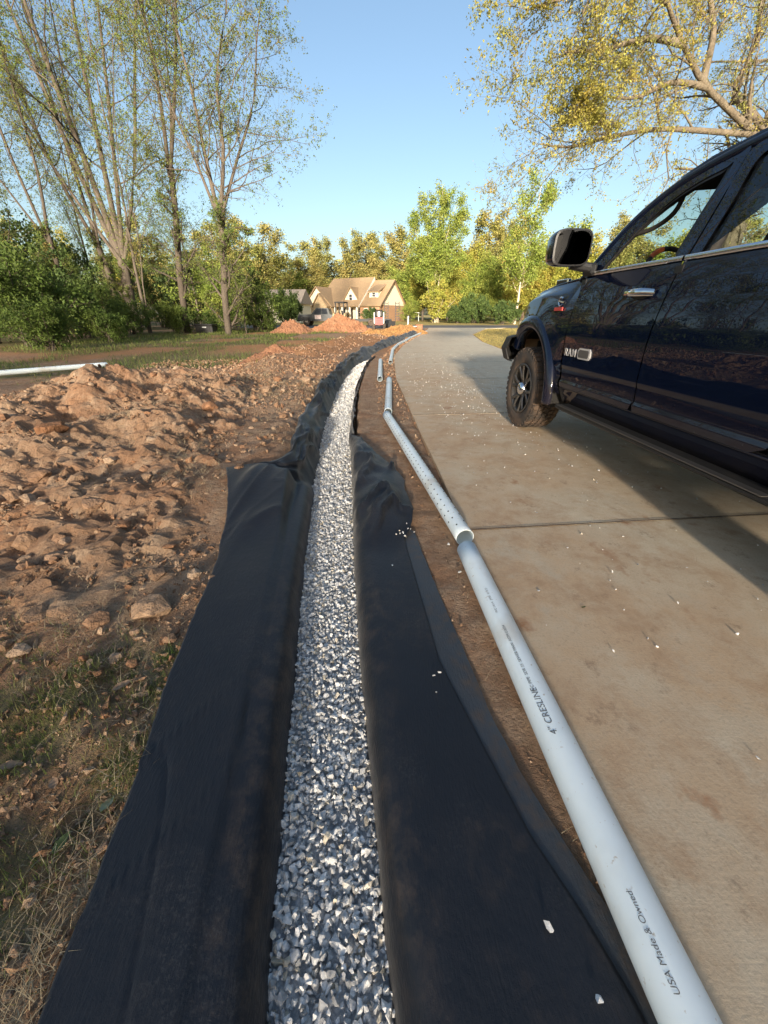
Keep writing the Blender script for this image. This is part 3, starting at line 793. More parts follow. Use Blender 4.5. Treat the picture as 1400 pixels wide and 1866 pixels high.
# crumbs: far too many to count
N = 36000
y = .05 + 12 * rng.random(N) ** 1.6; x0_ = np.interp(y, EL[:, 0], EL[:, 1]); x = x0_ - rng.random(N) * (np.minimum(.95 + y * 1.12, 6.5) + x0_)
ok = (x < np.interp(y, EL[:, 0], EL[:, 1]) - .012) & (x > -.95 - y * 1.12)
clump = fbm(x * 1.2, y * 1.2, 41, 3); ok &= rng.random(N) < np.clip(.55 + 1.2 * clump, .08, 1)
x, y = x[ok], y[ok]
s = np.clip(rng.lognormal(np.log(.0068 + .0044 * y), .6), .004, .11)
V, F = scatter_mesh(CR, rng.integers(0, len(CR), len(x)), np.stack([x, y, surf(x, y) + s * .12], -1), rand_rot(rng, len(x)), s)
o = mk('crumbs', V, F, M['clod'], GROUND); o['kind'] = 'stuff'
# crumbs on the strip and berm
N = 5000
y = .3 + 28 * rng.random(N) ** 1.6; x = np.where(rng.random(N) < .45, dl(y) - rng.random(N) * .45, cx(y) - .7 - rng.random(N) * 2.6)
ok = ((x > np.interp(y, SEAM[:, 0], np.interp(SEAM[:, 0], EO[:, 0], EO[:, 1]))) & (x > np.interp(y, SEAM[:, 0], SEAM[:, 1]) + .03) | (y > 4.2) & (x > cx(y) + .25) | (x < cx(y) - .6) & (y > 8))
x, y = x[ok], y[ok]; s = np.clip(rng.lognormal(np.log(.006 + .0035 * y), .45), .004, .12)
V, F = scatter_mesh(CR, rng.integers(0, len(CR), len(x)), np.stack([x, y, surf(x, y) + s * .12], -1), rand_rot(rng, len(x)), s)
o = mk('soil_crumbs', V, F, M['clod'], GROUND); o['kind'] = 'stuff'

def blades(x, y, z, L, W, lean, rng, seg=2):
    """thin bent ribbons; arrays in, (V,F) out"""
    n = len(x); a = rng.uniform(0, 2 * PI, n)
    dx, dy = np.cos(a), np.sin(a); pts = []
    for k in range(seg + 1):
        t = k / seg
        r = L * lean * t ** 1.5; hgt = L * np.sqrt(np.clip(1 - lean ** 2, .003, 1)) * t
        wd = W * (1 - t) * .5 + W * .03
        px_, py_, pz_ = x + dx * r, y + dy * r, z + hgt
        pts.append(np.stack([px_ - dy * wd, py_ + dx * wd, pz_], -1)); pts.append(np.stack([px_ + dy * wd, py_ - dx * wd, pz_], -1))
    V = np.stack(pts, 1).reshape(-1, 3)
    base = (np.arange(n) * 2 * (seg + 1))[:, None, None]
    F = np.array([[2 * k, 2 * k + 1, 2 * k + 3, 2 * k + 2] for k in range(seg)])[None] + base
    return V, F.reshape(-1, 4)
M['straw'] = piece_mat('straw', [(0, (.30, .21, .12)), (.4, (.42, .32, .19)), (.8, (.50, .40, .25)), (1, (.24, .16, .09))], .8, noise=(1, .2))
M['grass'] = leaf_mat('grass_blades', [(.075, .12, .025), (.13, .16, .04), (.22, .19, .08)], 2.0, .3, 9)
# straw
N = 36000
y = .08 + 8.5 * rng.random(N) ** 1.25; x0_ = np.interp(y, EL[:, 0], EL[:, 1]); x = x0_ - rng.random(N) * (np.minimum(.95 + y * 1.1, 5.5) + x0_)
cl = fbm(x * 1.6, y * 1.6, 47, 3)
ok = (x < np.interp(y, EL[:, 0], EL[:, 1]) - .01) & (x > -.95 - y * 1.1) & (rng.random(N) < np.clip(.2 + 2.2 * cl, .02, 1))
x, y = x[ok], y[ok]
L = rng.uniform(.02, .075, len(x)) * (1 + .16 * y); lean = rng.uniform(.90, .999, len(x))
V, F = blades(x, y, surf(x, y) + .006 + .012 * rng.random(len(x)), L, .0011 + .0008 * y, lean, rng, 3)
o = mk('straw', V, F, M['straw'], GROUND); o['kind'] = 'stuff'
# straw and twigs on the strip and drive edge
N = 420
y = rng.uniform(.3, 5, N); x = dl(y) - rng.random(N) * .22 + (rng.random(N) < .25) * rng.random(N) * 1.6
ok = x > np.interp(y, EO[:, 0], EO[:, 1]) + .01; x, y = x[ok], y[ok]
zz = np.where(x > dl(y), .023, surf(x, y) + .006)
V, F = blades(x, y, zz, rng.uniform(.02, .07, len(x)), .0016, rng.uniform(.97, .999, len(x)), rng, 3)
o = mk('twigs', V, F, M['straw'], GROUND); o['kind'] = 'stuff'
# grass
gxs, gys, Ls, Ws = [], [], [], []
N = 150000
x = rng.uniform(-2.2, -.55, N); y = rng.uniform(.02, 1.6, N)
ok = (x < np.interp(y, EL[:, 0], EL[:, 1]) - .004) & (rng.random(N) < grass_mask(x, y) ** 1.5 * .42) & (y < 1.4)
gxs.append(x[ok]); gys.append(y[ok]); Ls.append(rng.uniform(.012, .05, ok.sum())); Ws.append(np.full(ok.sum(), .0022))
N = 34000
x = rng.uniform(-16, -1.5, N); y = 5 + 33 * rng.random(N) ** 1.7
ok = (rng.random(N) < grass_mask(x, y) ** 1.2) & (x > -1.2 - y * .98) & (heap_h(x, y) < .0) & (y > 5.5)
gxs.append(x[ok]); gys.append(y[ok]); Ls.append(rng.uniform(.05, .14, ok.sum()) * (1 + .02 * y[ok])); Ws.append(.004 + .0011 * y[ok])
# golden lawn right of the drive and beyond the road
N = 14000
y = 13 + 27 * rng.random(N) ** 1.4; x = dr(y) + .04 + rng.random(N) ** 1.5 * 9
gx2, gy2 = x, y
x = np.concatenate(gxs); y = np.concatenate(gys)
V, F = blades(x, y, surf(x, y) - .004, np.concatenate(Ls), np.concatenate(Ws), rng.uniform(.15, .75, len(x)), rng, 2)
o = mk('grass', V, F, M['grass']); o['kind'] = 'stuff'; o['label'] = 'patchy green grass among the bare soil'
M['dry_grass'] = leaf_mat('dry_grass_blades', [(.40, .30, .10), (.30, .27, .09), (.46, .36, .14)], 1.5, .3, 6)
V, F = blades(gx2, gy2, ground_h(gx2, gy2) - .004, rng.uniform(.03, .08, len(gx2)), .004 + .0009 * gy2, rng.uniform(.2, .7, len(gx2)), rng, 2)
o = mk('dry_grass', V, F, M['dry_grass']); o['kind'] = 'stuff'; o['label'] = 'golden dry lawn grass beside the drive'

# stray gravel on the drive
N = 1500
y = np.concatenate([rng.normal(6.4, 1.6, 850), rng.uniform(1.0, 5.5, 170), rng.uniform(6, 14, 480)]); x = np.concatenate([rng.normal(1.75, .75, 850), rng.uniform(.7, 3.2, 170), rng.uniform(.5, 3.6, 480)])
ok = (x > dl(y) + .04) & (x < 4.2) & (y > .8); x, y = x[ok], y[ok]
s = np.clip(rng.lognormal(math.log(.0115), .4, len(x)), .005, .026)
V, F = scatter_mesh(STONES, rng.integers(0, len(STONES), len(x)), np.stack([x, y, .021 + s * .26], -1), rand_rot(rng, len(x)), s)
o = mk('stray_gravel', V, F, M['stone']); o['kind'] = 'stuff'; o['label'] = 'stray crushed stone scattered over the concrete drive'
# single stones one can point at
def lone(label, px, py, s, z):
    q = G(px, py, z); me = st_me[int(rng.integers(0, len(st_me)))]
    o = link('loose_stone', me, None, None); o.location = (q[0], q[1], z + s * .28); o.scale = (s, s, s * .8); o.rotation_euler = (rng.normal(0, .3), rng.normal(0, .3), rng.uniform(0, 6))
    tag(o, label, 'stone', 'loose stones')
lone('pale stone lying alone on the black right flap near the lettered pipe', 1000, 1690, .028, .018)
lone('small grey stone on the black flap at the bottom edge by the pipe', 1090, 1822, .020, .018)
lone('white pebble by the fabric seam, upper of the close pair', 801, 1226, .017, .02)
lone('white pebble by the fabric seam, lower of the close pair', 791, 1232, .014, .02)
lone('tiny white pebble just below the close pair on the fabric', 795, 1262, .011, .02)
lone('white stone on the fabric below the spilled stones', 715, 1031, .018, .03)
lone('white pebble on the dirt strip left of the pipe joint', 817, 993, .024, .006)
lone('grey stone tucked under the left side of the lettered pipe', 838, 1044, .024, .006)
lone('whitish stone on the bare drive right of the pipe joint', 1115, 1043, .022, .024)
lone('white pebble on the drive in front of the lettered pipe middle', 1235, 1099, .020, .024)
lone('dark grey stone on the dusty drive at the right edge', 1380, 1383, .018, .024)
lone('pale stone beside the lettered pipe on the dusty drive', 1034, 999, .016, .024)
for k in range(13):
    q = G(735 + rng.normal(0, 8), 973 + rng.normal(0, 7), .03)
    s = rng.uniform(.010, .018)
    o = link('loose_stone', st_me[k], None, None); o.location = (q[0], q[1], .045 + rng.uniform(0, .008)); o.scale = (s,) * 3; o.rotation_euler = tuple(rng.uniform(0, 6, 3))
    tag(o, 'white chip in the small spill of stones on the right flap fold', 'stone', 'spilled stone chips')
# fallen leaves
M['leaf_g'] = mat('fallen_leaf_pale', (.30, .30, .15), .8, spec=.1, var=[(40, (.34, .34, .22), .4, .6)])
M['leaf_d'] = mat('fallen_leaf_dark', (.045, .065, .03), .8, spec=.1, var=[(40, (.05, .08, .04), .4, .6)])
M['leaf_b'] = mat('fallen_leaf_brown', (.32, .21, .13), .8, var=[(30, (.24, .15, .09), .4, .6)])
def leaf(label, px, py, L, W, m, rz, z=0.0, curl=.25):
    q = G(px, py, z); u = np.linspace(0, 1, 9); v = np.linspace(-1, 1, 5)
    U, Wv = np.meshgrid(u, v, indexing='ij')
    prof = np.sin(PI * U ** .8) ** .8 * (1 - .1 * U)
    V = np.stack([(U - .5) * L, Wv * prof * W / 2, curl * W * (Wv ** 2 * prof * .6 + (U - .5) ** 2) + .002 * np.sin(U * 20)], -1).reshape(-1, 3)
    o = mk('fallen_leaf', V, grid_faces(9, 5), m, smooth=True)
    o.location = (q[0], q[1], float(surf(q[0], q[1])) + .012 if z == 0 else z); o.rotation_euler = (rng.normal(0, .15), rng.normal(0, .15), rz)
    tag(o, label, 'leaf', 'fallen leaves')
leaf('pale green oval leaf lying by the fabric edge', 194, 1462, .045, .03, M['leaf_g'], 1.4)
leaf('dark green leaf among pale pebbles at lower left', 113, 1535, .05, .028, M['leaf_d'], 1.2)
leaf('brown curled leaf at the lower left edge by the grass', 22, 1395, .06, .03, M['leaf_b'], .4)
leaf('tan dry leaf above the dark green leaf', 97, 1425, .04, .025, M['leaf_b'], 2.3)
leaf('pale curled leaf on the soil below the big clod', 228, 1255, .07, .03, M['leaf_b'], .9)
leaf('tiny green leaf lying on the dusty drive', 1064, 1106, .025, .008, M['leaf_d'], .1, .024)
# ================================================================ TREES
def bark(name, c0, c1, scale=8):
    return mat(name, c0, .9, var=[(scale * .6, c1, .3, .8, (1, 1, .3))], bump=(scale * 2.5, .9, .04, (1, 1, .3)), coords='obj', spec=.2)
M['bark'] = bark('grey_brown_bark', (.075, .062, .05), (.135, .11, .085))
M['bark_dark'] = bark('dark_bark', (.055, .045, .036), (.10, .08, .06))
M['bark_pale'] = bark('pale_bark', (.50, .44, .34), (.34, .28, .2))
def unit(v): return v / (np.linalg.norm(v, axis=-1, keepdims=True) + 1e-12)
def bez(P, n):
    """resample control points (k,3) smoothly"""
    P = np.asarray(P, float); k = len(P); t = np.linspace(0, k - 1, n); out = []
    for v in t:
        i = min(int(v), k - 2); f = v - i
        p0 = P[max(i - 1, 0)]; p1 = P[i]; p2 = P[i + 1]; p3 = P[min(i + 2, k - 1)]
        out.append(.5 * (2 * p1 + (p2 - p0) * f + (2 * p0 - 5 * p1 + 4 * p2 - p3) * f * f + (3 * p1 - p0 - 3 * p2 + p3) * f ** 3))
    return np.array(out)
def grow(rng, P, Rr, n, t0, t1, ang, angsd, ln, rad, trop=0.0, wob=.12, N=7, taper=.25, lfade=.5, out=None):
    """children of branches P (B,N0,3): n per branch; returns (B*n,N,3),(B*n,N)"""
    B, N0 = P.shape[:2]; cnt = B * n
    pi = np.repeat(np.arange(B), n); t = t0 + (t1 - t0) * (np.tile((np.arange(n) + .5) / n, B) + rng.uniform(-.5, .5, cnt) / n)
    f = np.clip(t * (N0 - 1), 0, N0 - 1.001); i = f.astype(int); fr = (f - i)[:, None]
    p = P[pi, i] * (1 - fr) + P[pi, i + 1] * fr; r0 = Rr[pi, i] * (1 - fr[:, 0]) + Rr[pi, i + 1] * fr[:, 0]
    tan = unit(P[pi, i + 1] - P[pi, i])
    L = np.linalg.norm(np.diff(P, axis=1), axis=2).sum(1)[pi]
    ref = np.where(np.abs(tan[:, 2:]) > .9, np.array([[1., 0, 0]]), np.array([[0, 0, 1.]]))
    a = unit(np.cross(tan, ref)); bb = np.cross(tan, a)
    az = np.tile(np.arange(n) * 2.399, B) + rng.uniform(0, 2 * PI, B)[pi] + rng.normal(0, .5, cnt)
    th = np.clip(rng.normal(ang, angsd, cnt), .1, 1.9)
    d = tan * np.cos(th)[:, None] + (a * np.cos(az)[:, None] + bb * np.sin(az)[:, None]) * np.sin(th)[:, None]
    if out is not None:
        d = unit(d + out * unit(np.stack([p[:, 0] - out_c[0], p[:, 1] - out_c[1], 0 * p[:, 0]], -1)))
    length = L * ln * (1 - lfade * t) * rng.uniform(.7, 1.3, cnt)
    Q = np.empty((cnt, N, 3)); Q[:, 0] = p; step = (length / (N - 1))[:, None]
    for k in range(1, N):
        d = unit(d + rng.normal(0, wob, (cnt, 3)) + np.array([0, 0, trop]))
        Q[:, k] = Q[:, k - 1] + d * step
    rb = np.minimum(r0 * .85, np.maximum(r0 * rad, .003))
    RR = rb[:, None] * np.linspace(1, taper, N)[None]
    return Q, RR
out_c = (0, 0)
def tubes(P, Rr, k):
    """many tapered branches at once"""
    B, N = P.shape[:2]
    T = unit(np.gradient(P, axis=1))
    ref = np.where(np.abs(T[..., 2:]) > .93, np.array([1., 0, 0]), np.array([0, 0, 1.]))
    A = unit(np.cross(T, ref)); C_ = np.cross(A, T)
    th = np.arange(k) / k * 2 * PI
    V = P[:, :, None] + Rr[:, :, None, None] * (np.cos(th)[None, None, :, None] * A[:, :, None] + np.sin(th)[None, None, :, None] * C_[:, :, None])
    F = grid_faces(N, k, False, True)[None] + (np.arange(B) * N * k)[:, None, None]
    return V.reshape(-1, 3), F.reshape(-1, 4)
def leaves(rng, P, per, size, spread, droop=.0, tmin=.25, aspect=.55, upb=.6, clump=1):
    """leaf faces scattered about branches P"""
    B, N = P.shape[:2]; n = int(B * per)
    q = max(1, clump); m = -(-n // q)
    pi = np.repeat(rng.integers(0, B, m), q)[:n]; t = np.repeat(rng.uniform(tmin, 1, m), q)[:n] * (N - 1.001); i = t.astype(int); f = (t - i)[:, None]
    p = P[pi, i] * (1 - f) + P[pi, i + 1] * f + np.repeat(rng.normal(0, spread, (m, 3)), q, 0)[:n] + (rng.normal(0, size * .9, (n, 3)) if q > 1 else 0) - np.array([0, 0, droop])
    nrm = unit(rng.normal(0, 1, (n, 3)) + np.array([0, 0, upb])); a = unit(np.cross(nrm, rng.normal(0, 1, (n, 3)))); b_ = np.cross(nrm, a)
    s = size * rng.uniform(.55, 1.35, (n, 1))
    V = np.stack([p - a * s, p - b_ * s * aspect + nrm * s * .15, p + a * s, p + b_ * s * aspect + nrm * s * .15], 1).reshape(-1, 3)
    F = np.arange(n * 4).reshape(-1, 4)
    return V, F
def joinVF(L):
    Vs, Fs, n = [], [], 0
    for v, f in L: Vs.append(v); Fs.append(f + n); n += len(v)
    return np.vstack(Vs), np.vstack(Fs)
def stems_from(rng, specs, N=12):
    """specs: list of control point lists with r0, r1"""
    P = np.stack([bez(s[0], N) for s in specs]); Rr = np.stack([s[2] + (s[1] - s[2]) * np.linspace(1, 0, N) ** (s[3] if len(s) > 3 else 1.0) for s in specs])
    return P, Rr
def tree_data(seed, stems, lv, leaf=None, leaf2=None, bend=.12):
    """lv: list of dicts for grow(); returns wood (V,F) and crown (V,F)"""
    rng = np.random.default_rng(seed)
    P, Rr = stems_from(rng, stems)
    P = P + np.cumsum(rng.normal(0, bend * .12, P.shape) * np.array([1, 1, .2]), 1) * np.linspace(0, 1, P.shape[1])[None, :, None]
    parts = [tubes(P, Rr, 8)]; levels = [(P, Rr)]
    for k, kw in enumerate(lv):
        kw = dict(kw); src = levels[kw.pop('src', -1)]
        Q, S = grow(rng, *src, **kw); levels.append((Q, S)); parts.append(tubes(Q, S, 5 if k == 0 else (4 if k == 1 else 3)))
    cr = []
    for lf in (leaf, leaf2):
        if lf:
            lf = dict(lf); src = lf.pop('src', -1); cr.append(leaves(rng, levels[src][0], **lf))
    return joinVF(parts), (joinVF(cr) if cr else None)
def plant_tree(name, data, loc, bm, lm, label, group=None, cat='tree', rz=0.0, scale=1.0):
    o = empty(name, loc, rz); o.scale = (scale,) * 3
    mk('trunk', *data[0], bm, o, smooth=True)
    if data[1]: mk('crown', *data[1], lm, o)
    tag(o, label, cat, group)
    return o
def copy_thing(src, loc, rz, scale, label):
    o = src.copy(); COL.objects.link(o); o.location = loc; o.rotation_euler = (0, 0, rz); o.scale = scale if isinstance(scale, tuple) else (scale,) * 3
    for ch in src.children:
        c = ch.copy(); COL.objects.link(c); c.parent = o
    o['label'] = label
    return o

M['lf_spring'] = leaf_mat('spring_leaves', [(.14, .20, .045), (.18, .21, .055), (.22, .17, .055)], .25, .45, 1.2)
M['lf_rust'] = leaf_mat('catkins', [(.40, .36, .075), (.31, .32, .09), (.48, .35, .08)], .55, .45, 2.5)
M['lf_green'] = leaf_mat('fresh_leaves', [(.08, .13, .026), (.14, .185, .04), (.055, .09, .022)], .35, .42, 1.5)
M['lf_pine'] = leaf_mat('pine_needles', [(.24, .245, .07), (.31, .26, .085), (.14, .16, .05)], .22, .25, .8)
M['lf_gold'] = leaf_mat('golden_leaves', [(.36, .335, .065), (.27, .30, .055), (.39, .30, .07)], .22, .4, .8)
M['lf_dark'] = leaf_mat('evergreen_leaves', [(.05, .085, .025), (.08, .12, .03), (.12, .16, .045)], .5, .3, 2.2)
M['lf_lime'] = leaf_mat('lime_leaves', [(.225, .29, .055), (.29, .32, .07), (.155, .22, .045)], .25, .4, .9)

# ---- tall trees at the left, still thin with spring leaf
def rise(x, y, h, lean=(0, 0), r=.2, r1=.02, base=(0, 0), curve=.15, seed=0):
    g = np.random.default_rng(seed)
    pts = [(base[0], base[1], -.3)]
    for t in (.18, .4, .65, 1.0):
        pts.append((base[0] + lean[0] * t ** 1.3 + g.normal(0, curve) * t, base[1] + lean[1] * t ** 1.3 + g.normal(0, curve) * t, h * t))
    return (pts, r * .9, r1, 1.35)
LV_TALL = [dict(n=20, t0=.24, t1=.98, ang=.78, angsd=.24, ln=.32, rad=.40, trop=.07, wob=.17, N=8, taper=.15, lfade=.5),
           dict(n=10, t0=.15, t1=.98, ang=.8, angsd=.28, ln=.44, rad=.42, trop=.03, wob=.2, N=6, taper=.2, lfade=.4),
           dict(n=8, t0=.1, t1=1, ang=.8, angsd=.3, ln=.5, rad=.45, trop=.02, wob=.22, N=3, taper=.4, lfade=.3)]
G_TALL = 'tall spring trees at the wood edge'
def fork(seed, fh, r, foot, tops, rr):
    """one bole up to the fork, then stems; foot = drift of the fork from the base"""
    rr = [q * .8 for q in rr]; r *= .88
    g = np.random.default_rng(seed)
    f = np.array([foot[0], foot[1], fh])
    st = [([(0, 0, -.3), (foot[0] * .25 + g.normal(0, .08), foot[1] * .3, fh * .35), (foot[0] * .6 + g.normal(0, .08), foot[1] * .6, fh * .7), tuple(f)], r, r * .72, .8)]
    for (dx, dy, h), q in zip(tops, rr):
        t = np.array([dx, dy, h]); pts = [tuple(f - np.array([foot[0] * .1, 0, fh * .06]))]
        for k in (.25, .5, .75, 1.0):
            pts.append(tuple(f + (t - f) * k + np.array([(dx - foot[0]) * .16 * math.sin(PI * k) + g.normal(0, .28) * k, g.normal(0, .28) * k, 0])))
        st.append((pts, q, .02, 1.2))
    return st
def bp(px, Y): q = AY(px, 585, Y); return (q[0], q[1], float(ground_h(q[0], q[1])))
LF = dict(per=6.5, size=.047, spread=.06, tmin=.0, clump=3)
LS = [dict(LV_TALL[0], n=14, t0=.2, ang=.75, ln=.30), dict(LV_TALL[1], n=9), dict(LV_TALL[2], n=7)]
big = tree_data(101, fork(1, 4.6, .50, (.5, 0), [(-3.6, 1, 26), (-1.0, -1, 27), (1.6, 1, 27), (3.8, 0, 25), (6.6, 1, 25), (-6.5, 1, 22)], [.26, .28, .26, .2, .19, .15]), LS, LF)
plant_tree('tall_tree', big, bp(243, 33), M['bark'], M['lf_spring'], 'biggest tree, its thick bole fanning into several golden-lit stems', G_TALL)
t1b = tree_data(111, fork(6, 6.0, .30, (-.5, .3), [(-4.5, 1, 24), (-1.0, 1, 25), (1.5, 0, 23)], [.18, .17, .13]), LS, LF)
plant_tree('tall_tree', t1b, bp(226, 34.5), M['bark_dark'], M['lf_spring'], 'dark leaning tree pressed close against the left of the biggest tree', G_TALL)
t2 = tree_data(102, fork(11, 9.6, .27, (1.1, .3), [(1.6, 1, 24), (4.6, 0, 24), (3.0, 1, 20)], [.17, .16, .09]), LS, LF)
plant_tree('tall_tree', t2, bp(337, 31), M['bark_dark'], M['lf_spring'], 'slim dark-trunked tree forking high, right of the biggest tree', G_TALL)
t3 = tree_data(103, fork(21, 6.6, .27, (.8, 0), [(.2, 0, 18), (2.8, 0, 18), (4.8, .5, 16.5), (-2.0, .5, 17)], [.17, .17, .13, .12]),
               [dict(LV_TALL[0], n=20, t0=.08, ln=.46, ang=.85), dict(LV_TALL[1], n=9), dict(LV_TALL[2], n=8)], LF)
plant_tree('tall_tree', t3, bp(412, 28.5), M['bark'], M['lf_spring'], 'wide round-crowned tree reaching right over the sky gap', G_TALL)
t4 = tree_data(104, fork(31, 5.5, .2, (.2, 0), [(-1.5, 1, 17), (1.6, 0, 17), (-3.6, .5, 14)], [.12, .12, .08]), LS, LF)
plant_tree('tall_tree', t4, bp(135, 29), M['bark_dark'], M['lf_spring'], 'medium forked tree left of the biggest tree', G_TALL)
t5 = tree_data(105, [rise(0, 0, 20, (1.2, 1), .14, .02, (0, 0), .35, 41), rise(0, 0, 15, (2.4, 0), .06, .02, (.1, 0), .3, 42)], [dict(LV_TALL[0], n=18), LV_TALL[1], dict(LV_TALL[2], n=7)], LF)
s5 = plant_tree('tall_tree', t5, bp(268, 30), M['bark'], M['lf_spring'], 'thin pale tree just right of the biggest tree', G_TALL)
copy_thing(s5, bp(30, 31), 2.1, 1.05, 'thin tree behind the leafy bush at the far left edge')
copy_thing(s5, bp(365, 38), 4.0, .9, 'thin tree standing back between the slim dark tree and the round-crowned tree')
copy_thing(s5, bp(-40, 27), 1.0, 1.15, 'thin tree whose limbs reach in from the left frame edge')
copy_thing(s5, bp(190, 42), 5.2, 1.1, 'thin tree standing back behind the biggest tree')

# pines among them, dark and high
def pine_data(seed, h=16, w=1.0, n=40, per=56, size=.18, base=.2):
    return tree_data(seed, [rise(0, 0, h, (.5, .3), .22, .03, (0, 0), .15, seed)],
                     [dict(n=n, t0=base, t1=.99, ang=1.1, angsd=.25, ln=.30 * w, rad=.35, trop=.06, wob=.1, N=6, taper=.3, lfade=.55), dict(n=6, t0=.3, t1=1, ang=.7, angsd=.3, ln=.42, rad=.5, trop=.05, wob=.2, N=4, taper=.4, lfade=.3)],
                     dict(per=per, size=size, spread=.36, tmin=.1, upb=.9))
pn = [pine_data(201), pine_data(202, 15, 1.25, 40, 58, .185, .15), pine_data(203, 17, .9, 42, 54, .175, .22)]
# ---- leafy bush masses at the wood edge
def bush_data(seed, h=3.5, w=2.6, stems=9, per=11, size=.075):
    g = np.random.default_rng(seed); st = []
    for k in range(stems):
        a = g.uniform(0, 2 * PI); r = w * g.uniform(.15, 1) ; hh = h * g.uniform(.6, 1.05) * (1 - .35 * (r / w) ** 2)
        st.append(([(g.normal(0, .25), g.normal(0, .25), -.1), (math.cos(a) * r * .4, math.sin(a) * r * .4, hh * .45), (math.cos(a) * r * .8, math.sin(a) * r * .8, hh * .8), (math.cos(a) * r, math.sin(a) * r, hh)], .04, .008))
    return tree_data(seed, st, [dict(n=10, t0=.15, t1=1, ang=.9, angsd=.3, ln=.38, rad=.5, trop=.02, wob=.2, N=5, taper=.3, lfade=.4), dict(n=6, t0=.2, t1=1, ang=.8, angsd=.3, ln=.45, rad=.5, trop=-.02, wob=.2, N=4, taper=.4, lfade=.3)],
                     dict(per=per, size=size, spread=.12, tmin=.1))
G_B = 'bushes along the wood edge'
bu = [bush_data(301), bush_data(302, 4.2, 2.4, 10), bush_data(303, 2.4, 2.8, 10, 12)]
b0 = plant_tree('bush', bu[0], bp(40, 17.5), M['bark_dark'], M['lf_green'], 'leafy green bush filling the left edge above the lone pipe', G_B, 'bush')
b1 = plant_tree('bush', bu[1], bp(470, 33), M['bark_dark'], M['lf_green'], 'tall green bush at the right end of the wood edge', G_B, 'bush')
b2 = plant_tree('bush', bu[2], bp(160, 24), M['bark_dark'], M['lf_green'], 'low spreading bush left of the biggest tree', G_B, 'bush')
b3 = plant_tree('bush', bush_data(304, 5, 2.8, 11, 11, .085), bp(395, 33), M['bark_dark'], M['lf_lime'], 'bright lime bush below the round-crowned tree', G_B, 'bush')
b4 = plant_tree('bush', bush_data(305, 5.5, 3.2, 11, 12, .09), bp(60, 26), M['bark_dark'], M['lf_dark'], 'dark evergreen bush behind the left edge bush', G_B, 'bush')
for i, (s_, px, Yq, rz, sc_, lab) in enumerate((
        (b4, 185, 37, 1.0, 1.0, 'dark evergreen bush behind the biggest tree'), (b1, -30, 19, 2.0, 1.0, 'green bush cut by the left frame edge'), (b4, 300, 40, 2.4, 1.05, 'dark evergreen bush between biggest tree and slim dark tree'),
        (b2, 240, 28.5, .7, .75, 'low bush at the foot of the biggest tree'), (b3, 470, 38, 1.6, .9, 'lime bush behind the tall bush at the wood end'), (b2, 320, 30, 2.2, .7, 'low bush at the foot of the slim dark tree'),
        (b0, 110, 21, 3.0, .9, 'leafy green bush right of the left edge bush'), (b4, 430, 42, 4.4, 1.1, 'dark evergreen bush behind the black chest'), (b4, 100, 36, 3.3, 1.5, 'tall dark evergreen mass behind the medium forked tree'),
        (b4, 0, 34, .3, 1.6, 'tall dark evergreen mass behind the leftmost bushes'), (b2, 75, 15.5, 4.2, .62, 'low bush nearest the lone pipe'), (b2, 400, 31.5, .2, .6, 'low bush behind the black chest'), (b4, 360, 46, 2.8, 1.2, 'distant dark bush seen between the slim trunks'),
        (b2, 485, 33.5, 5.1, .55, 'low bush beside the rust-brown mound'), (b2, 195, 20, 2.9, .5, 'small low bush on the yard edge before the biggest tree'))):
    copy_thing(s_, bp(px, Yq), rz, sc_, lab)

# ---- far trees
G_F = 'trees behind the house and road'
f_pine = [plant_tree('pine_tree', pn[0], bp(590, 108), M['bark'], M['lf_pine'], 'brown-green pine behind the left end of the house', G_F)]
dec = tree_data(210, [rise(0, 0, 14, (.6, .2), .25, .03, (0, 0), .2, 51), rise(0, 0, 12, (2, .5), .14, .03, (0, 0), .2, 52), rise(0, 0, 12, (-2, .5), .14, .03, (0, 0), .2, 53)],
                [dict(n=16, t0=.18, t1=.98, ang=.85, angsd=.25, ln=.36, rad=.4, trop=.04, wob=.14, N=6, taper=.3, lfade=.5), dict(n=7, t0=.25, t1=1, ang=.8, angsd=.3, ln=.42, rad=.5, trop=.02, wob=.2, N=4, taper=.4, lfade=.3)],
                dict(per=54, size=.175, spread=.40, tmin=.05))
f_gold = plant_tree('leafy_tree', dec, bp(855, 100), M['bark'], M['lf_gold'], 'golden-green leafy tree right of the tall pale-trunked tree', G_F)
dec2 = tree_data(211, [rise(0, 0, 13, (.2, .2), .25, .03, (0, 0), .2, 61), rise(0, 0, 11, (1.6, -.5), .14, .03, (0, 0), .2, 62), rise(0, 0, 11, (-1.8, .5), .14, .03, (0, 0), .2, 63)],
                 [dict(n=17, t0=.12, t1=.98, ang=.95, angsd=.25, ln=.36, rad=.4, trop=.02, wob=.14, N=6, taper=.3, lfade=.5), dict(n=7, t0=.25, t1=1, ang=.8, angsd=.3, ln=.42, rad=.5, trop=.02, wob=.2, N=4, taper=.4, lfade=.3)],
                 dict(per=54, size=.175, spread=.40, tmin=.05))
f_lime = plant_tree('leafy_tree', dec2, bp(905, 92), M['bark'], M['lf_lime'], 'lime green leafy tree left of the white-trunked tree', G_F)
f_pine.append(plant_tree('pine_tree', pn[1], bp(690, 112), M['bark'], M['lf_pine'], 'broad brown-green pine behind the house ridge', G_F))
f_pine.append(plant_tree('pine_tree', pn[2], bp(1095, 88), M['bark'], M['lf_pine'], 'round golden-brown pine seen beyond the door mirror', G_F))
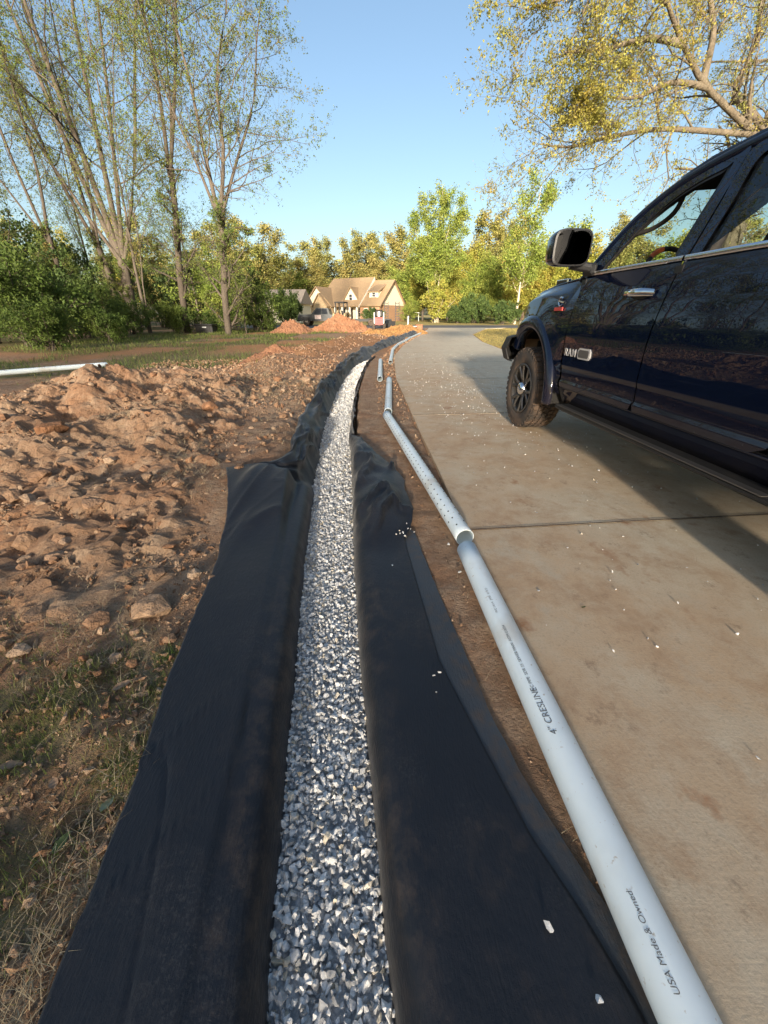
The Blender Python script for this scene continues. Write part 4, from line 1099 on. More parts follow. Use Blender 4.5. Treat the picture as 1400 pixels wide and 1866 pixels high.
far = [(f_pine[1], 495, 92, .95, 'brown-green pine standing right of the wood edge'), (f_lime, 540, 100, .72, 'lime tree between the wood edge and the house'), (f_pine[0], 640, 112, .95, 'pine behind the middle of the house roof'),
       (f_pine[1], 560, 118, 1.0, 'pine behind the small neighbouring house'), (f_pine[0], 725, 116, 1.12, 'tall pine behind the right gable'), (f_lime, 742, 98, .8, 'lime tree just right of the house gable'),
       (f_pine[2], 665, 122, 1.1, 'narrow pine peeping over the house ridge'), (f_gold, 770, 96, .8, 'golden tree left of the tall pale-trunked tree'), (f_gold, 815, 90, .75, 'golden tree behind the round shrub'),
       (f_pine[2], 880, 112, 1.22, 'narrow tall pine behind the golden-green leafy tree'), (f_pine[0], 910, 118, 1.2, 'dark pine tip rising left of the white-trunked tree'), (f_lime, 965, 84, .85, 'lime tree right of the white trunk'),
       (f_lime, 1010, 90, 1.08, 'taller lime tree above the pickup hood'), (f_gold, 1045, 86, .85, 'golden tree beside the door mirror'), (f_pine[1], 1135, 100, 1.05, 'pine beyond the pickup windscreen'),
       (f_lime, 1180, 92, .95, 'lime tree seen through the pickup side windows'), (f_gold, 1235, 88, 1.0, 'golden tree seen through the pickup windows, rightmost'), (f_pine[1], 1300, 100, 1.1, 'pine beyond the pickup cab'),
       (f_gold, 935, 78, .62, 'small golden tree at the foot of the white trunk'), (f_lime, 860, 80, .6, 'small lime tree behind the road edge'), (f_gold, 985, 74, .6, 'small golden tree left of the hood'),
       (f_pine[0], 265, 78, .85, 'distant golden pine seen between the left trunks'), (f_pine[1], 310, 84, .75, 'distant pine low behind the slim dark tree'), (f_gold, 230, 74, .62, 'distant golden tree behind the biggest tree'),
       (f_pine[2], 440, 88, .9, 'distant pine behind the wood end'), (f_pine[1], 380, 95, .9, 'distant pine behind the round-crowned tree'), (f_gold, 150, 80, .8, 'distant golden tree low at the left'), (f_pine[0], 60, 85, .9, 'distant pine low behind the left bushes'),
       (f_lime, 800, 104, .95, 'lime tree far behind the tall pale-trunked tree'), (f_gold, 1390, 95, 1.0, 'golden tree beyond the pickup rear door')]
rg = np.random.default_rng(77)
for s_, px, Yq, sc_, lab in far:
    copy_thing(s_, bp(px, Yq), float(rg.uniform(0, 6.28)), (sc_ * float(rg.uniform(1.25, 1.5)), sc_ * float(rg.uniform(1.25, 1.5)), sc_ * 1.06), lab)
# the wood closing the view far behind
Vs, Fs, n = [], [], 0
for k in range(30):
    x = -70 + (k % 15) * 11.5 + rg.normal(0, 1.5); y = 128 + (k // 15) * 9 + rg.normal(0, 2)
    v, f = (pn[k % 3][1], dec2[1], pn[(k + 1) % 3][1])[k % 3]
    s = rg.uniform(.9, 1.15); a = rg.uniform(0, 6.28); sel = rg.random(len(f)) < .22
    q_ = v.reshape(-1, 4, 3); v = (q_.mean(1, keepdims=True) + (q_ - q_.mean(1, keepdims=True)) * 1.5).reshape(-1, 3)
    W = v * np.array([2.0, 1.7, 1.0]) * s; W = W @ np.array([[math.cos(a), -math.sin(a), 0], [math.sin(a), math.cos(a), 0], [0, 0, 1]]).T + np.array([x, y, -.5])
    f2 = f[sel]; us_, inv = np.unique(f2, return_inverse=True); Vs.append(W[us_]); Fs.append(inv.reshape(f2.shape) + n); n += len(us_)
o = mk('distant_wood', np.vstack(Vs), np.vstack(Fs), M['lf_pine']); o['kind'] = 'stuff'; o['label'] = 'distant wood closing the view behind the house'
# tall pale-trunked tree
pop = tree_data(220, [rise(0, 0, 18.5, (.3, 0), .30, .03, (0, 0), .3, 71), rise(0, 0, 17, (2.6, 0), .16, .02, (0, 0), .3, 72), rise(0, 0, 17, (-2.4, 0), .16, .02, (0, 0), .3, 73), rise(0, 0, 15, (4.2, .5), .12, .02, (0, 0), .3, 74), rise(0, 0, 14.5, (-4.0, .5), .12, .02, (0, 0), .3, 75)],
                [dict(LV_TALL[0], n=15, t0=.42, ln=.26), dict(LV_TALL[1], n=6), dict(LV_TALL[2], n=4)], dict(per=20.0, size=.14, spread=.32, tmin=.0))
plant_tree('tall_tree', pop, bp(788, 76), M['bark_pale'], M['lf_lime'], 'tall oval tree with pale forked trunks right of the house', G_F)
syc = tree_data(221, [rise(0, 0, 15.5, (.5, 0), .24, .03, (0, 0), .35, 81)],
                [dict(n=20, t0=.3, t1=.98, ang=1.05, angsd=.25, ln=.30, rad=.4, trop=.12, wob=.14, N=7, taper=.2, lfade=.45), dict(LV_TALL[1], n=6), dict(LV_TALL[2], n=4)], dict(per=22, size=.14, spread=.28, tmin=.0))
plant_tree('tall_tree', syc, bp(938, 60), M['bark_pale'], M['lf_lime'], 'tall open tree with a straight white trunk left of the pickup', G_F)
# round golden shrub, dark shrubs
vs = bush_data(330, 5.6, 3.6, 16, 9, .16)
plant_tree('shrub', vs, bp(793, 70), M['bark_pale'], M['lf_gold'], 'big vase-shaped golden shrub at the lawn edge', 'shrubs at the lawn edge', 'shrub')
ds = plant_tree('shrub', bush_data(331, 2.6, 2.2, 12, 16, .12), bp(915, 58), M['bark_dark'], M['lf_dark'], 'rounded dark green shrub by the pickup nose', 'shrubs at the lawn edge', 'shrub')
copy_thing(ds, bp(527, 62), 1.0, (1.0, 1.0, 1.5), 'upright dark green shrub before the neighbouring house')
copy_thing(ds, bp(866, 66), 1.0, (1.2, 1.1, 1.4), 'tall dark green shrub right of the golden vase shrub')
copy_thing(ds, bp(684, 66), 2.0, (.8, .8, .75), 'small round shrub in front of the right wing')
copy_thing(ds, bp(835, 66), 4.0, (1.0, 1.0, .9), 'dark shrub just right of the golden vase shrub')
copy_thing(b3, bp(880, 70), 3.0, (1.1, 1.0, .7), 'lime bush at the lawn edge right of centre')['group'] = 'shrubs at the lawn edge'
copy_thing(b3, bp(745, 78), 5.0, (1.0, 1.0, .7), 'lime bush beside the house corner')['group'] = 'shrubs at the lawn edge'

# ---- big oak leaning over from behind the pickup
def oakpt(px, py, Y): return tuple(AY(px, py, Y))
oak_base = (7.3, 9.4)
tr0 = oakpt(1388, 246, 9.1)
st = [([(7.3, 9.4, -.3), (7.25, 9.4, 1.5), (7.1, 9.3, 3.0), tr0], .22, .13),
      ([tr0, oakpt(1300, 240, 8.9), oakpt(1200, 235, 8.6), oakpt(1110, 250, 8.3), oakpt(1040, 268, 8.1), oakpt(985, 262, 8.0)], .052, .01),
      ([oakpt(1375, 243, 9.1), oakpt(1345, 215, 9.0), oakpt(1285, 155, 8.6), oakpt(1245, 80, 8.2), oakpt(1215, 0, 7.8), oakpt(1190, -90, 7.5)], .06, .015),
      ([oakpt(1395, 240, 9.1), oakpt(1370, 205, 9.3), oakpt(1335, 170, 9.5), oakpt(1375, 90, 9.7), oakpt(1385, 0, 9.8), oakpt(1380, -120, 9.8)], .065, .015),
      ([oakpt(1110, 250, 8.3), oakpt(1105, 235, 8.2), oakpt(1080, 215, 8.0), oakpt(1040, 198, 7.8)], .03, .008),
      ([oakpt(1290, 160, 8.65), oakpt(1225, 150, 8.3), oakpt(1160, 178, 8.0), oakpt(1090, 175, 7.7)], .05, .01),
      ([oakpt(1245, 80, 8.2), oakpt(1180, 70, 7.9), oakpt(1100, 90, 7.6), oakpt(1030, 95, 7.3)], .05, .01),
      ([oakpt(1215, 0, 7.8), oakpt(1140, -30, 7.5), oakpt(1050, -10, 7.2), oakpt(960, 20, 7.0)], .05, .01),
      ([oakpt(1410, 235, 9.1), oakpt(1470, 180, 9.0), oakpt(1560, 110, 9.0), oakpt(1640, 20, 9.0)], .085, .02),
      ([oakpt(1400, 230, 9.2), oakpt(1440, 120, 10.2), oakpt(1450, 0, 11.5), oakpt(1450, -120, 12.5)], .085, .02),
      ([oakpt(1280, 150, 8.6), oakpt(1300, 60, 8.8), oakpt(1290, -20, 9.0), oakpt(1270, -120, 9.0)], .06, .015)]
st = [([tuple(np.array(p) - np.array((oak_base[0], oak_base[1], 0))) for p in s[0]], s[1], s[2]) for s in st]
oak = tree_data(401, st, [dict(n=13, t0=.25, t1=1.0, ang=.8, angsd=.3, ln=.42, rad=.4, trop=.0, wob=.16, N=7, taper=.25, lfade=.25),
                          dict(n=9, t0=.15, t1=1.0, ang=.8, angsd=.3, ln=.45, rad=.45, trop=-.02, wob=.2, N=5, taper=.3, lfade=.3),
                          dict(n=7, t0=.1, t1=1.0, ang=.8, angsd=.3, ln=.5, rad=.5, trop=-.05, wob=.25, N=3, taper=.4, lfade=.3)],
                dict(per=8.5, size=.018, spread=.03, tmin=.0, droop=.008, aspect=.5, clump=3), bend=.02)
plant_tree('oak_tree', oak, (oak_base[0], oak_base[1], 0), bark('oak_bark', (.13, .105, .075), (.23, .19, .135), 12), M['lf_rust'], 'oak with golden catkins spreading over the sky above the pickup')

WOOD_DENSITY = .175  # share of leaves kept, sets how much sun leaks onto the foreground
# ---- unseen wood behind the viewer, put in for shade, thinned to leak sun
rg = np.random.default_rng(9)
Vs, n = [], 0; Fs = []
for k in range(34):
    x = -62 + (k % 17) * 7.6 + rg.normal(0, 1.0); y = -78 - (k // 17) * 7 + rg.normal(0, 1.2)
    v, f = pn[k % 3][1] if k % 2 else dec[1]
    s = rg.uniform(1.25, 1.5); a = rg.uniform(0, 6.28)
    W = v * np.array([1.25, 1.25, 1.0]) * s; W = W @ np.array([[math.cos(a), -math.sin(a), 0], [math.sin(a), math.cos(a), 0], [0, 0, 1]]).T + np.array([x, y, -1.2])
    sel = rg.random(len(f)) < WOOD_DENSITY
    f2 = f[sel]; us_, inv = np.unique(f2, return_inverse=True); Vs.append(W[us_]); Fs.append(inv.reshape(f2.shape) + n); n += len(us_)
o = mk('woodland', np.vstack(Vs), np.vstack(Fs), M['lf_green']); o['kind'] = 'stuff'; o['label'] = 'thinned unseen wood behind the viewer, put in to shade the drive'
# ================================================================ THE PICKUP
def paint(name, col):
    m, nt, b, out = _new(name)
    co = _coords(nt, 'obj')
    b.inputs['Base Color'].default_value = (*col, 1)
    b.inputs['Metallic'].default_value = .0; b.inputs['Roughness'].default_value = .35; b.inputs['Specular IOR Level'].default_value = .0
    b.inputs['Coat Weight'].default_value = 1.0; b.inputs['Coat Roughness'].default_value = .02
    # road film low on the body
    sx = nt.nodes.new('ShaderNodeSeparateXYZ'); nt.links.new(co, sx.inputs[0])
    low = _range(nt, sx.outputs[2], .82, .45, 0, 1)
    dirt = _math(nt, 'MULTIPLY', low, _range(nt, _noise(nt, co, 4, 5, .65), .3, .75, .03, .2))
    nt.links.new(_mix(nt, dirt, tuple(col), (.13, .095, .07)), b.inputs['Base Color'])
    nt.links.new(_range(nt, dirt, 0, .4, .006, .10), b.inputs['Coat Roughness'])
    return m
M['navy'] = paint('navy_paint', (.003, .0058, .0175))
M['chrome'] = mat('chrome', (.75, .76, .78), .08, 1.0)
M['black_plastic'] = mat('black_plastic', (.014, .014, .015), .5, var=[(12, (.03, .027, .024), .5, .75)], bump=(300, .2, .002))
M['trim'] = mat('dark_trim', (.008, .008, .009), .45)
M['rubber'] = mat('tyre_rubber', (.04, .033, .028), .85, var=[(7, (.115, .075, .05), .42, .68)], bump=(60, .5, .006))
M['rim'] = mat('graphite_rim', (.10, .095, .09), .45, .7, var=[(9, (.13, .10, .075), .5, .75)])
M['interior'] = mat('cabin_black', (.02, .019, .018), .8, var=[(30, (.028, .026, .024), .4, .6)])
M['mirror'] = mat('mirror_glass', (.10, .105, .115), .03, 1.0)
M['red_badge'] = mat('red_badge', (.42, .05, .045), .4)
M['badge'] = mat('badge_silver', (.82, .82, .83), .3, .6)
M['orange_grip'] = mat('orange_grip', (.55, .13, .03), .5)
M['undercoat'] = mat('undercoat', (.012, .011, .010), .9)
def glassmat(name, tint, refl=.9, trans=.0):
    m, nt, b, out = _new(name)
    nt.nodes.remove(b)
    g = nt.nodes.new('ShaderNodeBsdfGlossy'); g.inputs['Roughness'].default_value = .01; g.inputs['Color'].default_value = (refl, refl, refl, 1)
    t = nt.nodes.new('ShaderNodeBsdfTransparent'); t.inputs[0].default_value = (*tint, 1)
    fr = nt.nodes.new('ShaderNodeLayerWeight'); fr.inputs[0].default_value = .5
    mx = nt.nodes.new('ShaderNodeMixShader'); nt.links.new(_math(nt, 'ADD', _math(nt, 'MULTIPLY', _math(nt, 'POWER', fr.outputs['Facing'], 4.0), .9), .05), mx.inputs[0]); nt.links.new(t.outputs[0], mx.inputs[1]); nt.links.new(g.outputs[0], mx.inputs[2])
    nt.links.new(mx.outputs[0], out.inputs[0])
    return m
M['privacy_glass'] = glassmat('privacy_glass', (.03, .032, .035))
M['light_glass'] = glassmat('light_glass', (.62, .72, .68))

TA = math.atan(-.068)
TRUCK = empty('pickup_truck', (2.62, 4.17, 0.02), PI / 2 - TA)
tag(TRUCK, 'large dark navy crew cab pickup parked on the concrete drive', 'pickup truck')

PW = np.array([.45, .52, .585, .60, .645, .66, .76, .785, .815, .95, 1.04, 1.12, 1.20, 1.28, 1.38, 1.44, 1.48, 1.50])
PV = np.array([.905, .945, .972, .986, .992, .978, .990, 1.000, 1.002, 1.010, 1.012, 1.008, .998, .985, .965, .950, .939, .930])
def side_v(w): return np.interp(w, PW, PV)
def gv(w): return .930 - .335 * (np.asarray(w) - 1.50)
def surf_mesh(name, Pg, m, parent, sgn=1, thick=.014, smooth=True):
    nu, nv = Pg.shape[:2]
    V = Pg.reshape(-1, 3).copy(); V[:, 1] *= sgn
    F = grid_faces(nu, nv)
    if sgn < 0: F = F[:, ::-1]
    o = mk(name, V, F, m, parent, smooth=smooth)
    if thick:
        s = o.modifiers.new('thickness', 'SOLIDIFY'); s.thickness = thick; s.offset = -1
    return o
WR = np.unique(np.concatenate([PW, np.linspace(.52, 1.49, 26)])); WR = WR[(WR >= .52) & (WR <= 1.492)]
AX_U, AX_W = .36, .445
def arch_lo(u):
    a, b_ = .63, .66
    t = 1 - ((u - AX_U) / a) ** 2
    return np.where(t > 0, AX_W + b_ * np.sqrt(np.clip(t, 0, 1)), .52)
def fender_top(u): return np.interp(u, [-.5, -.44, .14, .55, .78, .90, .98], [1.495, 1.49, 1.455, 1.41, 1.355, 1.27, 1.15])
def nose(u): return np.interp(u, [.3, .6, .85, .98], [0, .012, .055, .12])
parts_glass = []
for sgn in (1, -1):
    near = sgn > 0
    # front fender
    us = np.concatenate([np.linspace(-.405, -.275, 8), np.linspace(-.268, .985, 60)])
    ts = np.linspace(0, 1, 26)
    U, T_ = np.meshgrid(us, ts, indexing='ij')
    lo = arch_lo(U); lo = np.where(U > .98, 1.0, np.maximum(lo, np.where(U > .93, .80, .52))); hi = fender_top(U)
    W = lo + (hi - lo) * T_
    v = side_v(W) - nose(U)
    topcurl = sstep(.75, 1.0, T_) * .085
    v = v - topcurl * np.interp(U, [-.4, .9], [.75, 1.0])
    front_edge_shift = .05 * (W > 2)
    fl_ = np.exp(-((np.hypot((U - AX_U) / .63, (W - AX_W) / .66) - 1.0) / .22) ** 2) * .02
    surf_mesh('fender', np.stack([U, v + fl_, W], -1), M['navy'], TRUCK, sgn, 0)
    # flare round the arch
    th = np.linspace(R(-3), R(142), 64)
    prof = [(-.035, -.06), (-.03, .025), (.0, .055), (.025, .062), (.06, .054), (.09, .034), (.10, .008)]
    rows = []
    for (dr_, dv) in prof:
        rr_a, rr_b = .615 + dr_, .645 + dr_
        rows.append(np.stack([AX_U + rr_a * np.cos(PI - th) * np.where(np.cos(PI - th) > 0, .98, 1.0), .985 + dv - .10 * sstep(.2, .65, rr_a * np.cos(PI - th)), AX_W + rr_b * np.sin(th)], -1))
    Pg = np.stack(rows, 1)
    o = surf_mesh('wheel_arch_flare', Pg, M['navy'], TRUCK, sgn, .008)
    # wheel well
    rows = []; th = np.linspace(R(38), R(186), 40)
    for v_ in (.985, .45):
        rows.append(np.stack([AX_U + .66 * np.cos(th), np.full_like(th, v_), AX_W + .69 * np.sin(th)], -1))
    surf_mesh('wheel_well', np.stack(rows, 1), M['undercoat'], TRUCK, sgn, 0)
    mb = MB(); mb.box((.36, sgn * .44, .80), (1.3, .02, .7)); mb.build('inner_fender', M['undercoat'], TRUCK)
    # doors (lower skins)
    def door(name, uf, ur, wr, rr):
        rows = []
        for w in wr:
            a, b_ = np.interp(w, *uf), np.interp(w, *ur)
            s = np.linspace(0, 1, 30)
            u = a + (b_ - a) * s
            rows.append(np.stack([u, np.full_like(u, side_v(w)), np.full_like(u, w)], -1))
        return surf_mesh(name, np.stack(rows, 1), M['navy'], rr, sgn, 0)
    fd = empty('front_door', (0, 0, 0)); fd.parent = TRUCK
    rd = empty('rear_door', (0, 0, 0)); rd.parent = TRUCK
    wd = WR[WR >= .60]
    door('skin', ([.6, .7, 1.1, 1.40, 1.49], [-.43, -.425, -.415, -.41, -.43]), ([.6, .62, .66, 1.49], [-1.435, -1.452, -1.46, -1.46]), wd, fd)
    door('skin', ([.6, .62, .66, 1.49], [-1.48, -1.473, -1.47, -1.47]), ([.6, .63, .70, .95, 1.2, 1.49], [-2.36, -2.43, -2.46, -2.47, -2.48, -2.49]), wd, rd)
    # rocker
    us = np.linspace(-.40, -2.56, 30)
    wr = np.array([.45, .50, .55, .585, .594])
    U, W = np.meshgrid(us, wr, indexing='ij')
    surf_mesh('rocker_panel', np.stack([U, side_v(W) - .004, W], -1), M['navy'], TRUCK, sgn, .01)
    # dark backing behind the shut lines
    mb = MB()
    for u in (-.418, -1.466, -2.49):
        mb.box((u, sgn * .93, 1.03), (.06, .05, .86))
    mb.box((-1.45, sgn * .93, .597), (2.1, .06, .02)); mb.build('door_seal', M['trim'], TRUCK)
    # window frames
    def ring(name, outer, inner, m, par, dv=0.0, n=40):
        O_, I_ = bez(np.array([(a, 0, b_) for a, b_ in outer]), n), bez(np.array([(a, 0, b_) for a, b_ in inner]), n)
        for Q in (O_, I_): Q[:, 1] = gv(Q[:, 2]) + dv
        return surf_mesh(name, np.stack([O_, I_], 1), m, par, sgn, 0, False)
    F_out = [(-.445, 1.492), (-.60, 1.66), (-.76, 1.80), (-.98, 1.905), (-1.2, 1.955), (-1.40, 1.975), (-1.475, 1.978), (-1.472, 1.75), (-1.468, 1.492)]
    F_in = [(-.60, 1.51), (-.72, 1.64), (-.85, 1.755), (-1.03, 1.86), (-1.20, 1.91), (-1.36, 1.93), (-1.405, 1.932), (-1.385, 1.72), (-1.37, 1.51)]
    ring('window_frame', F_out, F_in, M['navy'], fd, 0)
    ring('window_seal', [(a + (-.985 - a) * .02, b_ + (1.70 - b_) * .02) for a, b_ in F_in], [(a + (-1.0 - a) * .07, b_ + (1.70 - b_) * .09) for a, b_ in F_in], M['trim'], fd, -.008)
    R_out = [(-1.482, 1.492), (-1.486, 1.75), (-1.49, 1.978), (-1.8, 1.985), (-2.15, 1.978), (-2.40, 1.94), (-2.47, 1.80), (-2.50, 1.492)]
    R_in = [(-1.56, 1.51), (-1.57, 1.74), (-1.58, 1.925), (-1.8, 1.935), (-2.12, 1.93), (-2.33, 1.89), (-2.39, 1.78), (-2.42, 1.51)]
    ring('window_frame', R_out, R_in, M['navy'], rd, 0)
    def pane(name, inner, m, par, dv=-.012):
        I_ = bez(np.array([(a, 0, b_) for a, b_ in inner]), 40); c = I_.mean(0)
        rows = [c + (I_ - c) * s for s in (0.0, .35, .7, 1.02)]
        Pg = np.stack(rows, 1); Pg[..., 1] = gv(Pg[..., 2]) + dv + .012 * (1 - ((Pg[..., 2] - 1.7) / .25) ** 2) * 0
        return surf_mesh(name, Pg, m, par, sgn, 0)
    pane('window_glass', R_in, M['privacy_glass'], rd)
    if not near: pane('window_glass', F_in, M['light_glass'], fd)
    # lower edge fill of the window frames
    for par, a, b_ in ((fd, -.44, -1.468), (rd, -1.482, -2.50)):
        mb = MB(); mb.box(((a + b_) / 2, sgn * .922, 1.497), (abs(a - b_), .03, .022)); mb.build('window_ledge', M['trim'], par)
        mb = MB(); P = np.array([(u, sgn * (.946), 1.496) for u in np.linspace(a, b_ + .004 * (par == fd), 12)]); mb.tube(P, .014, 8, True, sq=(.55, 1))
        smooth_by_angle(mb.build('chrome_moulding', M['chrome'], par), 50)
        # inner door card
        mb = MB(); mb.box(((a + b_) / 2, sgn * .88, 1.04), (abs(a - b_) - .06, .05, .86)); mb.build('door_card', M['interior'], par)
    # handles
    for par, u0 in ((fd, -1.235), (rd, -2.27)):
        h = MB(); h.tube([(u0 - .115, sgn * .985, 1.325), (u0 - .09, sgn * 1.03, 1.328), (u0, sgn * 1.037, 1.33), (u0 + .09, sgn * 1.03, 1.328), (u0 + .115, sgn * .985, 1.325)], [.02, .024, .025, .024, .02], 10, True, sq=(.6, 1))
        ho = h.build('handle', M['chrome'], par, True)
        h = MB(); h.tube([(u0, sgn * .98, 1.322), (u0, sgn * .994, 1.322)], .034, 16, True, sq=(2.6, 1)); h.build('handle_recess', M['trim'], par)
    # lower body crease moulding
    # A pillar and roof rail
    rail = bez(np.array([(-.30, 0, 1.46), (-.44, 0, 1.60), (-.66, 0, 1.80), (-.92, 0, 1.925), (-1.20, 0, 1.985), (-1.6, 0, 2.012), (-2.1, 0, 2.005), (-2.45, 0, 1.965), (-2.56, 0, 1.85), (-2.60, 0, 1.48)]), 48)
    rail[:, 1] = sgn * (gv(rail[:, 2]) - .022)
    mb = MB(); mb.tube(rail, np.interp(np.arange(48), [0, 8, 20, 47], [.022, .028, .034, .04]), 10, True, up=(0, sgn, 0), sq=(.9, .75)); smooth_by_angle(mb.build('roof_pillar', M['navy'], TRUCK), 60)
    # inner pillar trim
    inn = rail[4:26] * np.array([1, 1, 1]); inn = inn.copy(); inn[:, 1] = sgn * (np.abs(inn[:, 1]) - .045); inn[:, 2] -= .015; inn[:, 0] -= .015
    mb = MB(); mb.tube(inn, .045, 8, True, up=(0, sgn, 0)); mb.build('pillar_trim', M['interior'], TRUCK, True)
    hb = inn[[5, 7, 10, 13]]; gh = bez(np.array([hb[0], hb[1] + np.array([-.07, -sgn * .04, -.05]), hb[2] + np.array([-.07, -sgn * .04, -.06]), hb[3]]), 16)
    mb = MB(); mb.tube(gh, .016, 8); mb.build('grab_handle', M['interior'], TRUCK, True)
    # B pillar inner
    mb = MB(); mb.tube([(-1.47, sgn * .83, 1.40), (-1.49, sgn * .70, 1.93)], .04, 8); mb.build('pillar_trim', M['interior'], TRUCK, True)
    # gloss pillar cover between the doors and roof side above the frames
    us_ = np.array([-1.40, -1.47, -1.60]); ws_ = np.linspace(1.49, 1.985, 6); U, W = np.meshgrid(us_, ws_, indexing='ij')
    surf_mesh('pillar_cover', np.stack([U, gv(W) - .012, W], -1), M['trim'], TRUCK, sgn, 0)
    top = bez(np.array([(-.30, 0, 1.47), (-.44, 0, 1.60), (-.66, 0, 1.80), (-.92, 0, 1.925), (-1.20, 0, 1.985), (-1.6, 0, 2.012), (-2.1, 0, 2.005), (-2.45, 0, 1.965), (-2.56, 0, 1.85), (-2.60, 0, 1.48)]), 40)
    bot = top + (np.array([-1.5, 0, 1.62]) - top) * .10
    for Q in (top, bot): Q[:, 1] = gv(Q[:, 2]) - .016
    surf_mesh('roof_side', np.stack([top, bot], 1), M['navy'], TRUCK, sgn, 0)
    # side step
    mb = MB(); mb.prism([(sgn * .86, .405), (sgn * 1.0, .405), (sgn * 1.03, .425), (sgn * 1.03, .44), (sgn * .99, .452), (sgn * .86, .452)][::sgn], 'x', -2.62, -.52); mb.build('side_step', M['black_plastic'], TRUCK)
    mb = MB(); mb.box((-1.55, sgn * 1.012, .4505), (2.0, .05, .006)); mb.build('step_tread', mat('step_edge', (.20, .19, .18), .35, .8), TRUCK)
    for u in (-.75, -1.55, -2.4):
        mb = MB(); mb.box((u, sgn * .72, .47), (.06, .36, .05)); mb.build('step_bracket', M['undercoat'], TRUCK)
    # bed side
    us = np.linspace(-2.64, -4.62, 60); U, T_ = np.meshgrid(us, np.linspace(0, 1, 16), indexing='ij')
    t = 1 - ((U + 3.44) / .58) ** 2; lo = np.where(t > 0, np.maximum(.445 + .60 * np.sqrt(np.clip(t, 0, 1)), .55), .55); W = lo + (1.46 - lo) * T_
    surf_mesh('bed_side', np.stack([U, side_v(W) + .03 * np.exp(-((U + 3.44) / .9) ** 2) * sstep(1.4, 1.1, W), W], -1), M['navy'], TRUCK, sgn, .03)

# hood
us = np.linspace(.965, -.34, 40); vs = np.linspace(-1, 1, 41)
U, Vv = np.meshgrid(us, vs, indexing='ij')
half = np.interp(U, [-.4, .3, .7, .9, .97], [.885, .875, .85, .80, .74])
zt = fender_top(U) + .012 + .055 * (1 - np.abs(Vv) ** 2.2) + .03 * np.exp(-((Vv / .45) ** 4)) * np.interp(U, [-.3, .7, .95], [1, 1, 0])
surf_mesh('hood', np.stack([U, Vv * half, zt], -1)[:, ::-1], M['navy'], TRUCK, 1, .015)
for sgn in (1, -1):
    q = MB(); q.box((.30, sgn * .775, 1.485), (.24, .04, .058), bev=.006); q.build('hood_vent', M['chrome'], TRUCK)
    q = MB(); q.box((.30, sgn * .79, 1.485), (.19, .016, .034)); q.build('vent_insert', M['trim'], TRUCK)
# cowl, windscreen, roof
mb = MB(); mb.box((-.36, 0, 1.475), (.20, 1.72, .06)); mb.build('cowl', M['black_plastic'], TRUCK)
tt = np.linspace(0, 1, 16); vv = np.linspace(-1, 1, 25)
railL = bez(np.array([(-.32, 0, 1.50), (-.44, 0, 1.60), (-.66, 0, 1.80), (-.92, 0, 1.925), (-1.10, 0, 1.97)]), 16)
T2, V2 = np.meshgrid(np.arange(16), vv, indexing='ij')
wy = gv(railL[:, 2])[T2] - .05
bul = (1 - V2 ** 2)
surf_mesh('windscreen', np.stack([railL[T2, 0] + .14 * bul, V2 * wy, railL[T2, 2] + .02 * bul], -1)[:, ::-1], M['light_glass'], TRUCK, 1, 0)
us = np.linspace(-1.0, -2.58, 24); U, V2 = np.meshgrid(us, vv, indexing='ij')
zr_ = np.interp(U, [-2.6, -2.45, -2.1, -1.6, -1.2, -1.0], [1.93, 1.985, 2.02, 2.027, 2.0, 1.955])
surf_mesh('roof', np.stack([U + .10 * (1 - V2 ** 2) * (U > -1.4) * np.interp(U, [-1.4, -1.0], [0, 1]), V2 * (gv(zr_ - .02) - .02), zr_ + .05 * (1 - np.abs(V2) ** 2.5)], -1), M['navy'], TRUCK, 1, .03)
surf_mesh('headliner', np.stack([U, V2 * (gv(zr_) - .06), zr_ - .045 + .03 * (1 - V2 ** 2)], -1), M['interior'], TRUCK, 1, 0)
# cab back, floor, firewall, underbody
mb = MB(); mb.box((-2.60, 0, 1.0), (.04, 1.86, .9)); mb.build('cab_back', M['navy'], TRUCK)
mb = MB(); mb.box((-2.60, 0, 1.48), (.05, 1.80, .08)); mb.box((-2.60, 0, 1.95), (.05, 1.5, .08)); mb.build('rear_window_frame', M['navy'], TRUCK)
mb = MB(); mb.box((-2.60, 0, 1.71), (.012, 1.62, .42)); mb.build('rear_window_glass', M['privacy_glass'], TRUCK)
mb = MB(); mb.box((-1.45, 0, .62), (2.3, 1.74, .06)); mb.box((-.40, 0, 1.0), (.05, 1.74, .8)); mb.build('cab_floor', M['interior'], TRUCK)
for s_ in (-.42, .42):
    mb = MB(); mb.box((-1.8, s_, .56), (5.5, .09, .16)); mb.build('frame_rail', M['undercoat'], TRUCK)
mb = MB(); mb.box((.45, 0, .95), (.9, .82, .75)); mb.box((-1.3, 0, .52), (1.8, .5, .14)); mb.build('belly_light_block', M['undercoat'], TRUCK)  # belly boxes added to block light and keep the ground below in shadow
mb = MB(); mb.tube([(.36, -.8, .445), (.36, .8, .445)], .06, 10); mb.tube([(.36, -.2, .445), (.36, .12, .445)], .16, 12); mb.build('front_axle', M['undercoat'], TRUCK)
mb = MB(); mb.tube([(-3.44, -.8, .445), (-3.44, .8, .445)], .07, 10); mb.tube([(-3.44, -.2, .445), (-3.44, .2, .445)], .17, 12); mb.build('rear_axle', M['undercoat'], TRUCK)
mb = MB(); mb.box((-3.62, 0, .82), (1.96, 1.7, .06)); mb.box((-2.66, 0, 1.1), (.05, 1.8, .6)); mb.build('bed_floor', M['undercoat'], TRUCK)
tg = MB(); tg.box((-4.62, 0, 1.13), (.06, 1.86, .64), bev=.02); tg.build('tailgate', M['navy'], TRUCK)
